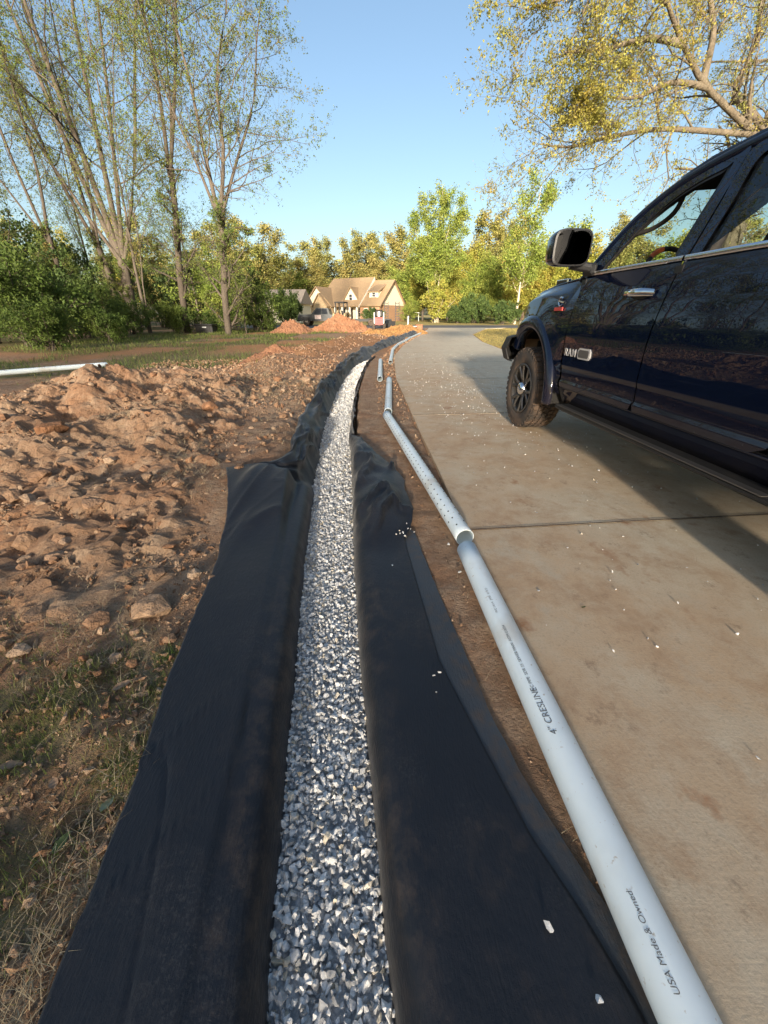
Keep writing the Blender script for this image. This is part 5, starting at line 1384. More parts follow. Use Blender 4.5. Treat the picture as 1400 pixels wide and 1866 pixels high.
rb = MB(); rb.prism([(-4.62, .55), (-4.62, .78), (-4.80, .78), (-4.86, .70), (-4.84, .58)], 'y', -.98, .98); rb.build('rear_bumper', M['chrome'], TRUCK)
# dashboard, wheel, seats
mb = MB(); mb.prism([(-.40, 1.15), (-.40, 1.47), (-.50, 1.49), (-.64, 1.465), (-.70, 1.38), (-.70, 1.2), (-.60, 1.1)], 'y', -.84, .84); mb.build('dashboard', M['interior'], TRUCK)
mb = MB(); mb.tube([(-.60, .47, 1.40), (-.74, .47, 1.47)], .045, 10); mb.build('steering_column', M['interior'], TRUCK, True)
th = np.linspace(0, 2 * PI, 49)
tilt = np.array([[math.cos(R(-62)), 0, math.sin(R(-62))], [0, 1, 0], [-math.sin(R(-62)), 0, math.cos(R(-62))]])
def ringpts(a0, a1, n, r=.195): a = np.linspace(a0, a1, n); return np.stack([r * np.cos(a), r * np.sin(a), 0 * a], -1) @ tilt.T + np.array([-.76, .47, 1.475])
SW = empty('steering_wheel', (0, 0, 0)); SW.parent = TRUCK
mb = MB(); mb.tube(ringpts(R(50), R(375), 44), .017, 8, up=(.3, .2, 1)); mb.build('wheel_rim', M['interior'], SW, True)
mb = MB(); mb.tube(ringpts(R(15), R(52), 10), .019, 8, up=(.3, .2, 1)); mb.build('orange_grip', M['orange_grip'], SW, True)
mb = MB(); mb.tube([np.array([-.76, .47, 1.475]), ringpts(R(90), R(91), 2)[0]], .016, 6); mb.tube([np.array([-.76, .47, 1.475]), ringpts(R(270), R(271), 2)[0]], .016, 6); mb.tube([np.array([-.76, .47, 1.475]), ringpts(R(180), R(181), 2)[0]], .02, 6)
c0 = np.array([-.76, .47, 1.475]); nrm = np.array([0, 0, 1.]) @ tilt.T; mb.tube([c0 - nrm * .02, c0 + nrm * .025], .065, 14); mb.build('wheel_hub', M['interior'], SW, True)
for s_ in (.44, -.44):
    st_ = empty('front_seat', (0, 0, 0)); st_.parent = TRUCK
    q = MB(); q.box((-1.32, s_, .98), (.56, .54, .2), bev=.05); q.build('cushion', M['interior'], st_)
    rm = np.array([[math.cos(R(-14)), 0, math.sin(R(-14))], [0, 1, 0], [-math.sin(R(-14)), 0, math.cos(R(-14))]])
    q = MB(); q.box((-1.66, s_, 1.32), (.16, .52, .62), rm, bev=.05); q.build('backrest', M['interior'], st_)
    q = MB(); q.box((-1.77, s_, 1.72), (.10, .28, .20), rm, bev=.04); q.build('headrest', M['interior'], st_)
q = MB(); q.box((-2.2, 0, .98), (.5, 1.5, .2), bev=.05); q.box((-2.48, 0, 1.28), (.14, 1.5, .6), bev=.05); q.build('rear_bench', M['interior'], TRUCK)
# front end: grille, lamps, bumper
g_ = MB(); g_.box((.93, 0, 1.06), (.16, 1.30, .46), bev=.03); g_.build('grille', M['trim'], TRUCK)
g_ = MB()
for k in range(5): g_.box((1.015, 0, .90 + k * .08), (.02, 1.2, .028))
g_.build('grille_bars', M['chrome'], TRUCK)
lampm = mat('headlamp', (.45, .46, .47), .12, .2, coat=1.0)
for s_ in (1, -1):
    q = MB(); q.prism([(.86, s_ * .70), (.99, s_ * .66), (.985, s_ * .74), (.93, s_ * .875), (.80, s_ * .925)][::s_], 'z', 1.06, 1.25); q.build('headlamp', lampm, TRUCK)
BM = empty('front_bumper', (0, 0, 0)); BM.parent = TRUCK
bar = [(.80, 1.05), (.92, 1.06), (1.06, .90), (1.16, .60), (1.18, 0), (1.16, -.60), (1.06, -.90), (.92, -1.06), (.80, -1.05)]
rows = []
for (du, w, k) in ((-.10, .70, .98), (-.01, .72, 1.0), (.035, .84, 1.03), (-.01, .96, 1.0), (-.12, .985, .97)):
    rows.append(np.array([(u + du, v * k, w) for u, v in bar]))
surf_mesh('bumper_shell', np.stack(rows, 1)[::-1], M['black_plastic'], BM, 1, .012, False)
q = MB(); q.box((.93, .0, .84), (.30, 1.4, .16)); q.build('bumper_beam', M['undercoat'], BM)
for s_ in (1, -1):
    q = MB(); q.tube([(.80, s_ * .80, .80), (.80, s_ * .86, .80)], .03, 8); q.box((.84, s_ * .72, .83), (.05, .3, .22)); q.build('bumper_bracket', mat('dusty_steel', (.24, .16, .10), .7), BM)
# mirrors
for s_ in (1, -1):
    MR = empty('door_mirror', (0, 0, 0)); MR.parent = TRUCK
    # housing: rounded box, face to the rear
    n1, n2 = 24, 7
    a = np.linspace(0, 2 * PI, n1, endpoint=False); sq = lambda c, p: np.sign(c) * np.abs(c) ** p
    rows = []
    for (u, k, dv) in ((-.545, .985, 0), (-.52, 1.0, 0), (-.46, .98, .0), (-.40, .88, .01), (-.36, .70, .02), (-.335, .40, .03), (-.33, .02, .03)):
        rows.append(np.stack([np.full(n1, u), s_ * (1.175 + dv + .155 * k * sq(np.cos(a), .45)), 1.665 + .125 * k * sq(np.sin(a), .45)], -1))
    V = np.stack(rows, 0).reshape(-1, 3); F = grid_faces(7, n1, False, True)
    if s_ < 0: F = F[:, ::-1]
    h = mk('housing', V, F[:, ::-1], M['navy'], MR, smooth=True)
    fr = []
    for (k, u) in ((.985, -.545), (.90, -.549)):
        fr.append(np.stack([np.full(n1, u), s_ * (1.175 + .155 * k * sq(np.cos(a), .45)), 1.665 + .125 * k * sq(np.sin(a), .45)], -1))
    mk('mirror_bezel', np.stack(fr, 0).reshape(-1, 3), grid_faces(2, n1, False, True), M['chrome'] if False else M['black_plastic'], MR)
    c = np.array([-.546, s_ * 1.175, 1.665]); V = np.vstack([np.stack([np.full(n1, -.545), s_ * (1.175 + .140 * sq(np.cos(a), .45)), 1.665 + .113 * sq(np.sin(a), .45)], -1), c])
    i = np.arange(n1); mk('mirror_glass', V, np.stack([i, (i + 1) % n1, np.full(n1, n1)], -1)[:, ::s_], M['mirror'], MR)
    q = MB(); q.tube([(-.50, s_ * .93, 1.53), (-.47, s_ * 1.02, 1.545), (-.45, s_ * 1.12, 1.56)], [.05, .045, .04], 10, True, sq=(1, .8)); q.box((-.47, s_ * .955, 1.525), (.16, .05, .09), bev=.02); q.build('mirror_arm', M['black_plastic'], MR, False)
# badges on the near side
def text_mesh(s, size, extrude):
    cu = bpy.data.curves.new('t', 'FONT'); cu.body = s; cu.size = size; cu.extrude = extrude; cu.space_character = 1.02; cu.offset = .0006; cu.space_character = 1.18
    to = bpy.data.objects.new('t', cu); COL.objects.link(to)
    me = bpy.data.meshes.new_from_object(to.evaluated_get(bpy.context.evaluated_depsgraph_get()))
    bpy.data.objects.remove(to); bpy.data.curves.remove(cu)
    return me
def on_side(me, u0, w0, dv, sx=1.0):
    v = np.empty(len(me.vertices) * 3); me.vertices.foreach_get('co', v); v = v.reshape(-1, 3)
    w = w0 + v[:, 1]; u = u0 - v[:, 0] * sx
    me.vertices.foreach_set('co', np.stack([u, side_v(w) + dv + v[:, 2], w], -1).ravel()); me.update(); me.materials.clear()
    return me
link('badge_lettering', on_side(text_mesh('RAM', .086, .003), -.462, .875, .008, 1.0), M['badge'], TRUCK)
oct_ = [(-.105, -.022), (-.085, -.042), (.085, -.042), (.105, -.022), (.105, .022), (.085, .042), (-.085, .042), (-.105, .022)]
q = MB(); q.prism([(-.775 + a * .9, .908 + b_) for a, b_ in oct_], 'y', 1.006, 1.018); q.build('badge_plate', M['badge'], TRUCK)
q = MB(); q.prism([(-.775 + a * .74, .908 + b_ * .70) for a, b_ in oct_], 'y', 1.012, 1.021); q.build('badge_inset', mat('badge_grey', (.22, .22, .23), .35, .8), TRUCK)
q = MB(); q.box((-.16, 1.002, 1.245), (.15, .012, .028)); q.build('fender_badge_bar', M['red_badge'], TRUCK)
a = np.linspace(R(40), R(320), 20)
q = MB(); q.tube(np.stack([-.16 - .035 * np.cos(a), np.full_like(a, .992), 1.305 + .035 * np.sin(a)], -1), .008, 6); q.tube([(-.21, .992, 1.30), (-.12, .992, 1.31)], .006, 6); q.build('fender_badge_emblem', M['chrome'], TRUCK)

# wheels
def make_wheel():
    w = empty('wheel', (0, 0, 0)); w.parent = TRUCK
    ty = empty('tyre', (0, 0, 0)); ty.parent = w
    r = .440; hw = .145
    prof = [(.262, -hw + .015), (.285, -hw - .004), (.33, -hw - .016), (.38, -hw - .012), (.412, -hw + .0), (.424, -hw + .018), (r - .016, -hw + .03), (r - .014, 0), (r - .016, hw - .03), (.424, hw - .018), (.412, hw), (.38, hw + .012), (.33, hw + .016), (.285, hw + .004), (.262, hw - .015)]
    q = MB(); q.lathe(prof, 64, 'y'); q.build('carcass', M['rubber'], ty, True)
    q = MB(); g = np.random.default_rng(3)
    for row, (y0, wd) in enumerate(((-.118, .05), (-.06, .046), (0, .046), (.06, .046), (.118, .05))):
        nb = 42 if row in (0, 4) else 46
        for k in range(nb):
            a = (k + .5 * (row % 2)) / nb * 2 * PI + g.normal(0, .006)
            er, et = np.array([math.cos(a), 0, math.sin(a)]), np.array([-math.sin(a), 0, math.cos(a)])
            sk = (.35 if row % 2 else -.35) if row not in (0, 4) else 0
            ey = np.array([0, 1, 0]) + et * sk
            rot = np.stack([et, ey / np.linalg.norm(ey), er], 1)
            rr = r - .010 - (.006 if row in (0, 4) else 0)
            q.box(er * rr + np.array([0, y0, 0]), (2 * PI * r / nb * .72, wd, .022), rot)
    for k in range(42):                                                   # shoulder lugs
        a = k / 42 * 2 * PI
        er, et = np.array([math.cos(a), 0, math.sin(a)]), np.array([-math.sin(a), 0, math.cos(a)])
        for sd in (-1, 1): q.box(er * .405 + np.array([0, sd * (hw + .004), 0]), (.030 if k % 2 else .042, .012, .045 if k % 2 else .03), np.stack([et, [0, 1, 0], er], 1))
    q.build('tread', M['rubber'], ty)
    rm_ = empty('rim', (0, 0, 0)); rm_.parent = w
    q = MB(); q.lathe([(.270, hw - .005), (.272, hw + .006), (.255, hw + .008), (.245, hw - .01), (.232, hw - .03), (.225, .0), (.23, -hw + .02), (.265, -hw + .01)], 48, 'y'); q.build('barrel', M['rim'], rm_, True)
    q = MB(); q.lathe([(.225, .02), (.001, .02)], 32, 'y'); q.build('brake_disc', M['undercoat'], rm_)
    for k in range(6):                                                    # paired spokes
        for dd in (-.17, .17):
            a = k / 6 * 2 * PI + PI / 6; a2 = a + dd
            p0 = np.array([.06 * math.cos(a + dd * .4), hw - .035, .06 * math.sin(a + dd * .4)]); p1 = np.array([.155 * math.cos(a + dd * .75), hw - .012, .155 * math.sin(a + dd * .75)]); p2 = np.array([.25 * math.cos(a2 * 1.0 + dd * .35), hw - .004, .25 * math.sin(a2 + dd * .35)])
            q = MB(); q.tube(bez([p0, p1, p2], 7), [.026, .022, .02, .019, .018, .019, .022], 6, True, up=(0, 1, 0), sq=(1, .7)); q.build('spoke', M['rim'], rm_)
    q = MB(); q.lathe([(.072, hw - .03), (.072, hw + .0), (.055, hw + .022), (.03, hw + .028), (.001, hw + .028)], 24, 'y'); q.build('hub_cap', M['chrome'], rm_, True)
    q = MB()
    for k in range(8):
        a = k / 8 * 2 * PI; q.tube([(.088 * math.cos(a), hw - .03, .088 * math.sin(a)), (.088 * math.cos(a), hw - .008, .088 * math.sin(a))], .011, 6)
    q.build('lug_nuts', M['trim'], rm_)
    return w
def copy_sub(o, parent):
    c = o.copy(); COL.objects.link(c); c.parent = parent
    for ch in o.children: copy_sub(ch, c)
    return c
W0 = make_wheel(); W0.location = (.36, .865, .4435); W0.rotation_euler = (0, .3, R(0))
for (u, v, flip) in ((.36, -.865, True), (-3.44, .865, False), (-3.44, -.865, True)):
    c = copy_sub(W0, TRUCK); c.location = (u, v, .4435); c.rotation_euler = (0, .9, PI if flip else 0)
# ================================================================ HOUSES, MACHINES AND THE REST
M['shingle'] = mat('tan_shingle', (.36, .25, .145), .9, var=[(2.5, (.31, .215, .125), .4, .65), (22, (.25, .17, .10), .55, .75, (1, 1, 3))], bump=(18, .6, .05, (1, 1, 4)), coords='world')
M['siding'] = mat('cream_siding', (.78, .72, .56), .7, var=[(3, (.72, .66, .50), .4, .7)], coords='world')
M['white_trim'] = mat('white_trim', (.72, .70, .64), .6)
M['brick'] = mat('tan_brick', (.36, .22, .13), .9, var=[(7, (.30, .155, .085), .42, .62), (16, (.45, .33, .22), .55, .75)], bump=(20, .7, .03), coords='world')
M['stonework'] = mat('gold_stone', (.42, .32, .19), .9, var=[(5, (.34, .24, .14), .4, .6), (9, (.5, .42, .3), .55, .7)], bump=(10, .8, .04), coords='world')
M['pane'] = mat('window_pane', (.03, .035, .045), .08, coat=.6)
M['dark_door'] = mat('dark_door', (.06, .035, .02), .5)
HR = G(693, 586) * 0 + np.array([-.85, 80.0, 0]); th = R(25)
HOUSE = empty('house', tuple(HR), 0); tag(HOUSE, 'cream house with tan roof, gables and brick end behind the mounds', 'house')
ea = np.array([-math.cos(th), math.sin(th), 0]); eb = np.array([math.sin(th), math.cos(th), 0])
def hp(a, b_, z): return ea * a + eb * b_ + np.array([0, 0, z])
def hmesh(name, faces, m, par=HOUSE, thick=0.0):
    V, F = [], []; Fs = {}
    for f in faces:
        i0 = len(V); V += [hp(*p) for p in f]; Fs.setdefault(len(f), []).append(list(range(i0, i0 + len(f))))
    o = mk(name, np.array(V), [np.array(x) for x in Fs.values()], m, par)
    if thick:
        s = o.modifiers.new('thickness', 'SOLIDIFY'); s.thickness = thick; s.offset = 0
    return o
def hbox(name, a0, a1, b0, b1, z0, z1, m, par=HOUSE):
    P = [(a, b_, z) for a in (a0, a1) for b_ in (b0, b1) for z in (z0, z1)]
    f = [(0, 1, 3, 2), (4, 6, 7, 5), (0, 4, 5, 1), (2, 3, 7, 6), (0, 2, 6, 4), (1, 5, 7, 3)]
    return hmesh(name, [[P[i] for i in q] for q in f], m, par)
def win(a0, a1, z0, z1, b_, par=HOUSE):
    w = empty('window'); w.parent = par
    hbox('pane', a0 + .06, a1 - .06, b_ - .05, b_ + .02, z0 + .06, z1 - .06, M['pane'], w)
    fr = MB()
    for (p, q) in (((a0, z0), (a1, z0 + .09)), ((a0, z1 - .09), (a1, z1)), ((a0, z0), (a0 + .09, z1)), ((a1 - .09, z0), (a1, z1)), ((a0, (z0 + z1) / 2 - .03), (a1, (z0 + z1) / 2 + .03))):
        c = hp((p[0] + q[0]) / 2, b_ - .05, (p[1] + q[1]) / 2); fr.box(c, (abs(q[0] - p[0]), .10, abs(q[1] - p[1])), np.stack([-ea, eb, [0, 0, 1]], 1))
    fr.build('frame', M['white_trim'], w)
# right wing (brick below, siding gable above)
EZ, RZ = 2.85, 7.2
hbox('brick_wall', 0, 4.2, 0, 12.4, -.1, EZ, M['brick'])
hmesh('gable_siding', [[(-.01, 0, EZ), (-.01, 12.4, EZ), (-.01, 6.2, RZ - .15)]], M['siding'])
hmesh('roof', [[(-.45, -.5, EZ - .2), (4.3, -.5, EZ - .2), (4.3, 6.2, RZ), (-.45, 6.2, RZ)], [(-.45, 12.9, EZ - .2), (-.45, 6.2, RZ), (4.3, 6.2, RZ), (4.3, 12.9, EZ - .2)]], M['shingle'], HOUSE, .16)
hmesh('rake_trim', [[(-.47, -.5, EZ - .45), (-.47, -.5, EZ - .15), (-.47, 6.2, RZ + .05), (-.47, 6.2, RZ - .25)], [(-.47, 12.9, EZ - .15), (-.47, 12.9, EZ - .45), (-.47, 6.2, RZ - .25), (-.47, 6.2, RZ + .05)]], mat('brown_trim', (.14, .09, .06), .7), HOUSE, .06)
# shed dormer
dm = empty('dormer'); dm.parent = HOUSE
hbox('dormer_wall', 1.0, 2.9, 1.55, 4.5, 3.9, 5.15, M['siding'], dm)
hmesh('dormer_roof', [[(.75, 1.2, 5.05), (3.15, 1.2, 5.05), (3.15, 5.3, 6.5), (.75, 5.3, 6.5)]], M['shingle'], dm, .14)
win(1.5, 2.3, 4.15, 5.0, 1.5, dm)
# main block
hbox('front_wall', 4.25, 15.5, 1.6, 12, -.1, EZ, M['siding'])
MZ = 7.75
hmesh('roof', [[(4.0, -.9, EZ - .25), (13.6, -.9, EZ - .25), (13.6, 6.2, MZ), (4.0, 6.2, MZ)], [(4.0, 12.9, EZ), (4.0, 6.2, MZ), (13.6, 6.2, MZ), (13.6, 12.9, EZ)], [(13.6, -.9, EZ - .25), (16.0, 6.2, EZ - .2), (13.6, 6.2, MZ)], [(16.0, 6.2, EZ - .2), (13.6, 12.9, EZ), (13.6, 6.2, MZ)]], M['shingle'], HOUSE, .16)
hmesh('gable_trim', [[(3.98, -.9, EZ - .5), (3.98, -.9, EZ - .2), (3.98, 6.2, MZ + .05), (3.98, 6.2, MZ - .55)]], M['white_trim'], HOUSE, .08)
hmesh('gable_siding', [[(4.24, 1.2, EZ), (4.24, 12, EZ), (4.24, 6.2, MZ - .3)]], M['siding'])
# front gable dormer
dm = empty('gable_dormer'); dm.parent = HOUSE
hmesh('dormer_front', [[(4.7, .6, 3.35), (8.2, .6, 3.35), (6.45, .6, 5.65)]], M['siding'], dm, .06)
hmesh('dormer_roof', [[(4.4, .35, 3.1), (6.45, .35, 5.95), (6.45, 4.6, 5.95), (4.4, 1.2, 3.1)], [(8.5, .35, 3.1), (8.5, 1.2, 3.1), (6.45, 4.6, 5.95), (6.45, .35, 5.95)]], M['shingle'], dm, .14)
win(6.05, 6.85, 3.6, 4.75, .55, dm)
# porch
for a in (4.6, 6.2, 7.9, 9.5):
    hbox('porch_column', a - .16, a + .16, -.6, -.28, -.05, EZ - .3, M['white_trim'])
hbox('porch_floor', 4.3, 10, -.8, 1.6, -.1, .18, M['stonework'])
d_ = empty('door'); d_.parent = HOUSE; hbox('door_leaf', 6.7, 7.6, 1.5, 1.62, .18, 2.3, M['dark_door'], d_)
for a in (4.9, 8.2): win(a, a + 1.1, .8, 2.3, 1.55)
for a in (1.0, 2.4): win(a, a + .9, .8, 2.3, -.06)
win(10.6, 11.9, .8, 2.3, -1.55)
# left wing: big gable and stone gable before it
hbox('wing_wall', 9.9, 15.8, -1.5, 3, -.1, EZ, M['stonework'])
hmesh('wing_gable', [[(9.9, -1.52, EZ), (15.8, -1.52, EZ), (12.85, -1.52, 5.75)]], M['siding'])
hmesh('wing_roof', [[(9.5, -1.9, EZ - .3), (12.85, -1.9, 6.0), (12.85, 5.0, 6.0), (9.5, 3.5, EZ - .3)], [(16.2, -1.9, EZ - .3), (16.2, 3.5, EZ - .3), (12.85, 5.0, 6.0), (12.85, -1.9, 6.0)]], M['shingle'], HOUSE, .15)
hbox('entry_wall', 10.2, 13.2, -2.6, -1.5, -.1, EZ - .1, M['stonework'])
hmesh('entry_gable', [[(10.2, -2.62, EZ - .1), (13.2, -2.62, EZ - .1), (11.7, -2.62, 4.6)]], M['stonework'])
hmesh('entry_roof', [[(9.9, -2.9, EZ - .3), (11.7, -2.9, 4.85), (11.7, .4, 4.85), (9.9, -.6, EZ - .3)], [(13.5, -2.9, EZ - .3), (13.5, -.6, EZ - .3), (11.7, .4, 4.85), (11.7, -2.9, 4.85)]], M['shingle'], HOUSE, .12)
win(12.55, 13.15, 3.6, 4.5, -1.56)

# small neighbouring house
NH = empty('neighbour_house', tuple(bp(522, 74)), R(-8)); tag(NH, 'small pale house with grey roof half hidden by a shrub', 'house')
q = MB(); q.box((0, 0, 1.4), (7.5, 6, 3.0)); q.build('wall', M['siding'], NH)
q = MB(); q.prism([(-3.5, 2.75), (3.5, 2.75), (0, 5.0)], 'x', -4.1, 4.1); q.build('roof', mat('grey_shingle', (.30, .25, .20), .9, var=[(6, (.36, .30, .25), .4, .65)], coords='world'), NH)
for x in (-2.2, .4, 2.4):
    w = empty('window'); w.parent = NH
    q = MB(); q.box((x, -3.02, 1.5), (.9, .06, 1.3)); q.build('pane', M['pane'], w)
    q = MB()
    for (cx_, cz_, sx_, sz_) in ((0, .68, 1.1, .1), (0, -.68, 1.1, .1), (-.5, 0, .1, 1.4), (.5, 0, .1, 1.4)): q.box((x + cx_, -3.04, 1.5 + cz_), (sx_, .1, sz_))
    q.build('frame', M['white_trim'], w)

# dark work pickup
M['work_paint'] = mat('dark_teal_paint', (.018, .024, .03), .5, .0, coat=.25)
M['steel_dark'] = mat('dark_steel', (.02, .02, .021), .6, .3)
PT = empty('work_pickup', tuple(bp(590, 51)), R(-4)); PT.rotation_euler[2] = R(176); tag(PT, 'dark pickup with a white door sign parked by the far mounds', 'pickup truck')
body = [(-2.9, .55), (-2.9, 1.15), (-1.0, 1.18), (-.95, 1.22), (-.75, 1.9), (.65, 1.93), (1.25, 1.28), (2.75, 1.18), (2.9, 1.05), (2.95, .55)]
q = MB(); q.prism([(-2.9, .55), (-2.9, 1.18), (1.3, 1.25), (2.75, 1.2), (2.92, 1.0), (2.95, .55)], 'y', -.98, .98); q.build('body', M['work_paint'], PT)
q = MB(); q.prism([(-1.0, 1.2), (-.8, 1.9), (.62, 1.93), (1.3, 1.25)], 'y', -.84, .84); q.build('cab', M['work_paint'], PT)
for s_ in (1, -1):
    q = MB(); q.prism([(-.72, 1.27), (-.62, 1.8), (-.05, 1.82), (-.05, 1.27)], 'y', s_ * .845, s_ * .855); q.build('rear_window', M['pane'], PT)
    q = MB(); q.prism([(.03, 1.27), (.03, 1.82), (.58, 1.82), (1.08, 1.27)], 'y', s_ * .845, s_ * .855); q.build('front_window', M['pane'], PT)
    q = MB(); q.box((.45, s_ * .985, .95), (.75, .012, .42)); q.build('door_sign', mat('door_sign', (.5, .45, .43), .6, var=[(9, (.30, .10, .09), .5, .6, (1, 1, 3))]), PT)
    for u in (-1.9, 1.9):
        w = empty('wheel', (u, s_ * .86, .42)); w.parent = PT
        q = MB(); q.lathe([(.20, -.13), (.38, -.13), (.42, -.09), (.42, .09), (.38, .13), (.20, .13)], 20, 'y'); q.build('tyre', M['rubber'], w, True)
        q = MB(); q.lathe([(.23, s_ * .12), (.12, s_ * .135), (.001, s_ * .135)], 14, 'y'); q.build('rim', M['rim'], w)
        q = MB(); q.prism([(u - .55, .55), (u - .42, .95), (u + .42, .95), (u + .55, .55)], 'y', s_ * .97, s_ * 1.01); q.build('wheel_arch', M['steel_dark'], PT)
q = MB(); q.box((2.96, 0, .62), (.14, 1.9, .24), bev=.03); q.box((2.95, 0, .98), (.06, 1.2, .26)); q.build('front_bumper', M['steel_dark'], PT)

# flatbed trailer with two upright ramps
TRL = empty('equipment_trailer', tuple(bp(682, 50)), R(4)); tag(TRL, 'black flatbed trailer with two upright ladder ramps at its tail', 'trailer')
q = MB(); q.box((-1.2, 0, .68), (6.4, 2.1, .14)); q.box((-1.2, -1.07, .62), (6.4, .06, .26)); q.box((-1.2, 1.07, .62), (6.4, .06, .26)); q.build('deck', M['steel_dark'], TRL)
q = MB(); q.tube([(-4.4, -.6, .6), (-5.8, 0, .55)], .06, 6); q.tube([(-4.4, .6, .6), (-5.8, 0, .55)], .06, 6); q.build('drawbar', M['steel_dark'], TRL)
for u in (-.4, .5):
    for s_ in (1, -1):
        q = MB(); q.lathe([(.15, -.1), (.33, -.1), (.36, -.07), (.36, .07), (.33, .1), (.15, .1), (.001, .09)], 16, 'y', (u, s_ * 1.2, .38)); q.build('wheel', M['rubber'], TRL, True)
    q = MB(); q.box((u, -1.2, .80), (.95, .26, .04)); q.build('mudguard', M['steel_dark'], TRL)
for u in (1.45, 2.75):
    rp = empty('ramp'); rp.parent = TRL
    for d_ in (-.22, .22):
        q = MB(); q.box((u + d_, -.2, 1.55), (.07, .08, 2.0)); q.build('rail', M['steel_dark'], rp)
    for k in range(7):
        q = MB(); q.box((u, -.2, .75 + k * .27), (.4, .06, .06)); q.build('rung', M['steel_dark'], rp)
# tracked loader with cab standing on the trailer's front
M['tan_steel'] = mat('tan_steel', (.40, .31, .18), .6, var=[(6, (.30, .22, .12), .45, .65)])
M['yellow'] = mat('worn_yellow', (.48, .33, .06), .6, var=[(6, (.30, .2, .06), .5, .7)])
LD = empty('compact_loader', tuple(bp(624, 46)), R(-12)); tag(LD, 'compact loader with open black cab and tan lift arms behind the tallest mound', 'loader')
for s_ in (1, -1):
    q = MB(); q.prism([(-.85, .05), (-1.0, .35), (-.8, .62), (.8, .62), (1.0, .35), (.85, .05)], 'x', s_ * .55 - .16, s_ * .55 + .16); q.build('track', M['rubber'], LD)
    q = MB(); q.tube([(s_ * .62, 1.1, 1.05), (s_ * .62, .2, 1.45), (s_ * .62, -1.0, 1.25), (s_ * .62, -1.45, .45)], .10, 6, up=(1, 0, 0)); q.build('lift_arm', M['tan_steel'], LD)
    for yy in (-.75, .55):
        q = MB(); q.box((s_ * .46, yy, 1.55), (.09, .09, 1.6)); q.build('cab_post', M['steel_dark'], LD)
    q = MB(); q.tube([(s_ * .5, -1.2, .55), (s_ * .15, -1.0, 1.6)], .045, 6); q.build('hydraulic_ram', M['tan_steel'], LD)
q = MB(); q.box((0, -.1, 2.37), (1.06, 1.55, .12), bev=.03); q.build('cab_roof', M['steel_dark'], LD)
q = MB(); q.box((0, .1, .72), (1.0, 1.9, .42), bev=.05); q.build('chassis', M['yellow'], LD)
q = MB(); q.box((0, .3, 1.25), (.5, .5, .7), bev=.06); q.build('seat', M['steel_dark'], LD)
q = MB(); q.prism([(-1.4, .12), (-2.0, .10), (-1.95, .2), (-1.55, .3), (-1.45, .65), (-1.4, .65)], 'x', -.85, .85); q.build('bucket', M['steel_dark'], LD)
q = MB(); q.box((0, 1.0, 1.05), (1.0, .5, .7), bev=.06); q.build('engine_cover', M['tan_steel'], LD)
# small red and white loader seen from behind
M['white_paint'] = mat('white_machine_paint', (.52, .52, .50), .5, var=[(6, (.55, .54, .50), .5, .7)])
M['red_paint'] = mat('red_machine_paint', (.42, .02, .018), .5)
ML = empty('mini_loader', tuple(bp(691, 40)), 0.0); tag(ML, 'small loader with white sides and red rear grille in front of the trailer', 'loader')
for s_ in (1, -1):
    q = MB(); q.box((s_ * .44, 0, .92), (.10, 1.5, .95), bev=.03); q.build('side_panel', M['white_paint'], ML)
    q = MB(); q.prism([(-.7, .0), (-.8, .22), (-.6, .45), (.6, .45), (.8, .22), (.7, .0)], 'x', s_ * .5 - .12, s_ * .5 + .12); q.build('track', M['rubber'], ML)
g_ = empty('rear_grille', (0, -.72, .66)); g_.parent = ML
q = MB(); q.box((0, .02, 0), (.72, .06, .62)); q.build('grille_panel', M['red_paint'], g_)
for k in range(4):
    q = MB(); q.box((0, -.03, -.22 + k * .15), (.5, .04, .05)); q.build('louvre', mat('dark_red', (.12, .012, .012), .6) if k == 0 else bpy.data.materials['dark_red'], g_)
q = MB(); q.box((0, -.4, 1.28), (.72, .6, .55), bev=.08); q.build('hood', M['steel_dark'], ML)
q = MB(); q.box((0, -.71, 1.25), (.2, .03, .42)); q.build('stripe', M['white_paint'], ML)
q = MB(); q.tube([(-.3, .1, 1.2), (-.3, .1, 1.6), (.3, .1, 1.6), (.3, .1, 1.2)], .03, 6); q.build('guard_bar', M['steel_dark'], ML)
q = MB(); q.box((0, .1, .6), (.75, 1.3, .4)); q.build('chassis', M['steel_dark'], ML)
bk = empty('loader_bucket', tuple(bp(712, 41)), R(20)); tag(bk, 'black bucket standing on the soil right of the mini loader', 'bucket')
q = MB(); q.prism([(-.45, 0), (.35, 0), (.45, .1), (.2, .25), (-.1, .75), (-.3, .75), (-.45, .4)], 'y', -.55, .55); q.build('scoop', M['steel_dark'], bk)
for y_ in (-.55, .55):
    q = MB(); q.box((-.05, y_, .35), (.7, .03, .6)); q.build('side_plate', M['steel_dark'], bk)

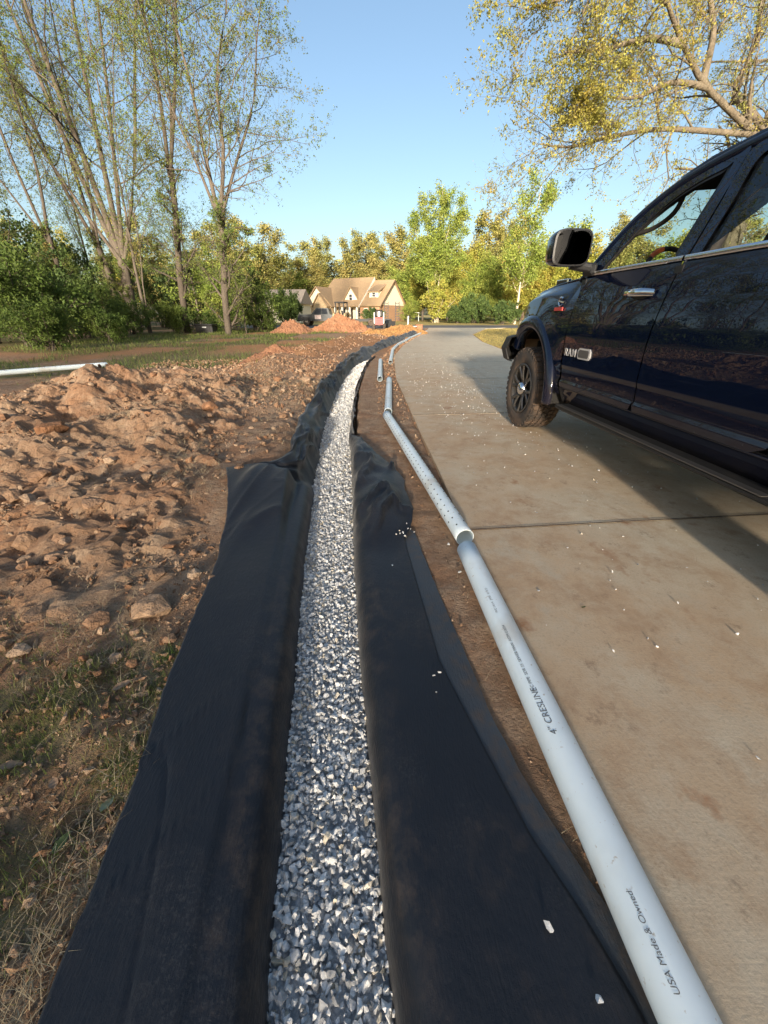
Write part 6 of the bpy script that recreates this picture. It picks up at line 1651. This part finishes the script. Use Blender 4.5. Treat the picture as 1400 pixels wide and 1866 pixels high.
# black chest on the yard
CH = empty('storage_chest', tuple(G(378, 607)), R(-8)); tag(CH, 'black plastic chest standing alone on the yard before the trees', 'chest')
q = MB(); q.box((0, 0, .25), (1.35, .7, .5), bev=.04); q.build('box', M['black_plastic'], CH)
q = MB(); q.box((0, 0, .55), (1.45, .78, .12), bev=.04); q.build('lid', M['black_plastic'], CH)
for x in (-.45, 0, .45):
    q = MB(); q.box((x, -.36, .24), (.06, .03, .42)); q.build('rib', M['black_plastic'], CH)
q = MB(); q.box((.06, -.372, .40), (.34, .012, .08)); q.build('maker_plate', mat('plate_grey', (.4, .41, .42), .6), CH)

# small upright things by the road
def post(name, label, cat, px, Yq, h, r, m, cap=None):
    o = empty(name, tuple(bp(px, Yq))); tag(o, label, cat)
    q = MB(); q.tube([(0, 0, -.1), (0, 0, h)], r, 8); q.build('shaft', m, o)
    q = MB(); q.tube([(0, 0, h), (0, 0, h + r * 1.2)], [r * 1.25, r * .6], 8); q.build('cap', cap or m, o)
post('marker_post', 'short white marker post by the trailer tail', 'post', 744, 45, 1.0, .07, M['white_paint'])
post('fence_post', 'thin grey post standing at the wood edge before the tall bush', 'post', 446, 30, 1.9, .04, M['bark'])
post('fence_post', 'thin grey post right of the black chest near the wood end', 'post', 480, 34, 1.6, .04, M['bark'])
FRM = empty('white_frame', tuple(bp(756, 84))); FRM.scale = (.75, .75, .75); tag(FRM, 'white open garden frame right of the brick gable', 'garden frame')
for x in (-1.0, 1.0):
    q = MB(); q.box((x, 0, 1.0), (.12, .12, 2.0)); q.build('upright', M['white_trim'], FRM)
q = MB(); q.box((0, 0, 2.06), (2.3, .14, .12)); q.build('crossbar', M['white_trim'], FRM)
BX = empty('clay_block', tuple(G(763, 603)), R(15)); BX.scale = (.75, .75, .75); tag(BX, 'reddish brick-like box standing at the far end of the fabric', 'box')
q = MB(); q.box((0, 0, .3), (.75, .5, .6), bev=.04); q.build('block', mat('red_brown_box', (.34, .15, .08), .8, var=[(6, (.26, .1, .05), .4, .6)]), BX)
q = MB(); q.box((0, 0, .62), (.8, .55, .05), bev=.01); q.build('lid', bpy.data.materials['red_brown_box'], BX)
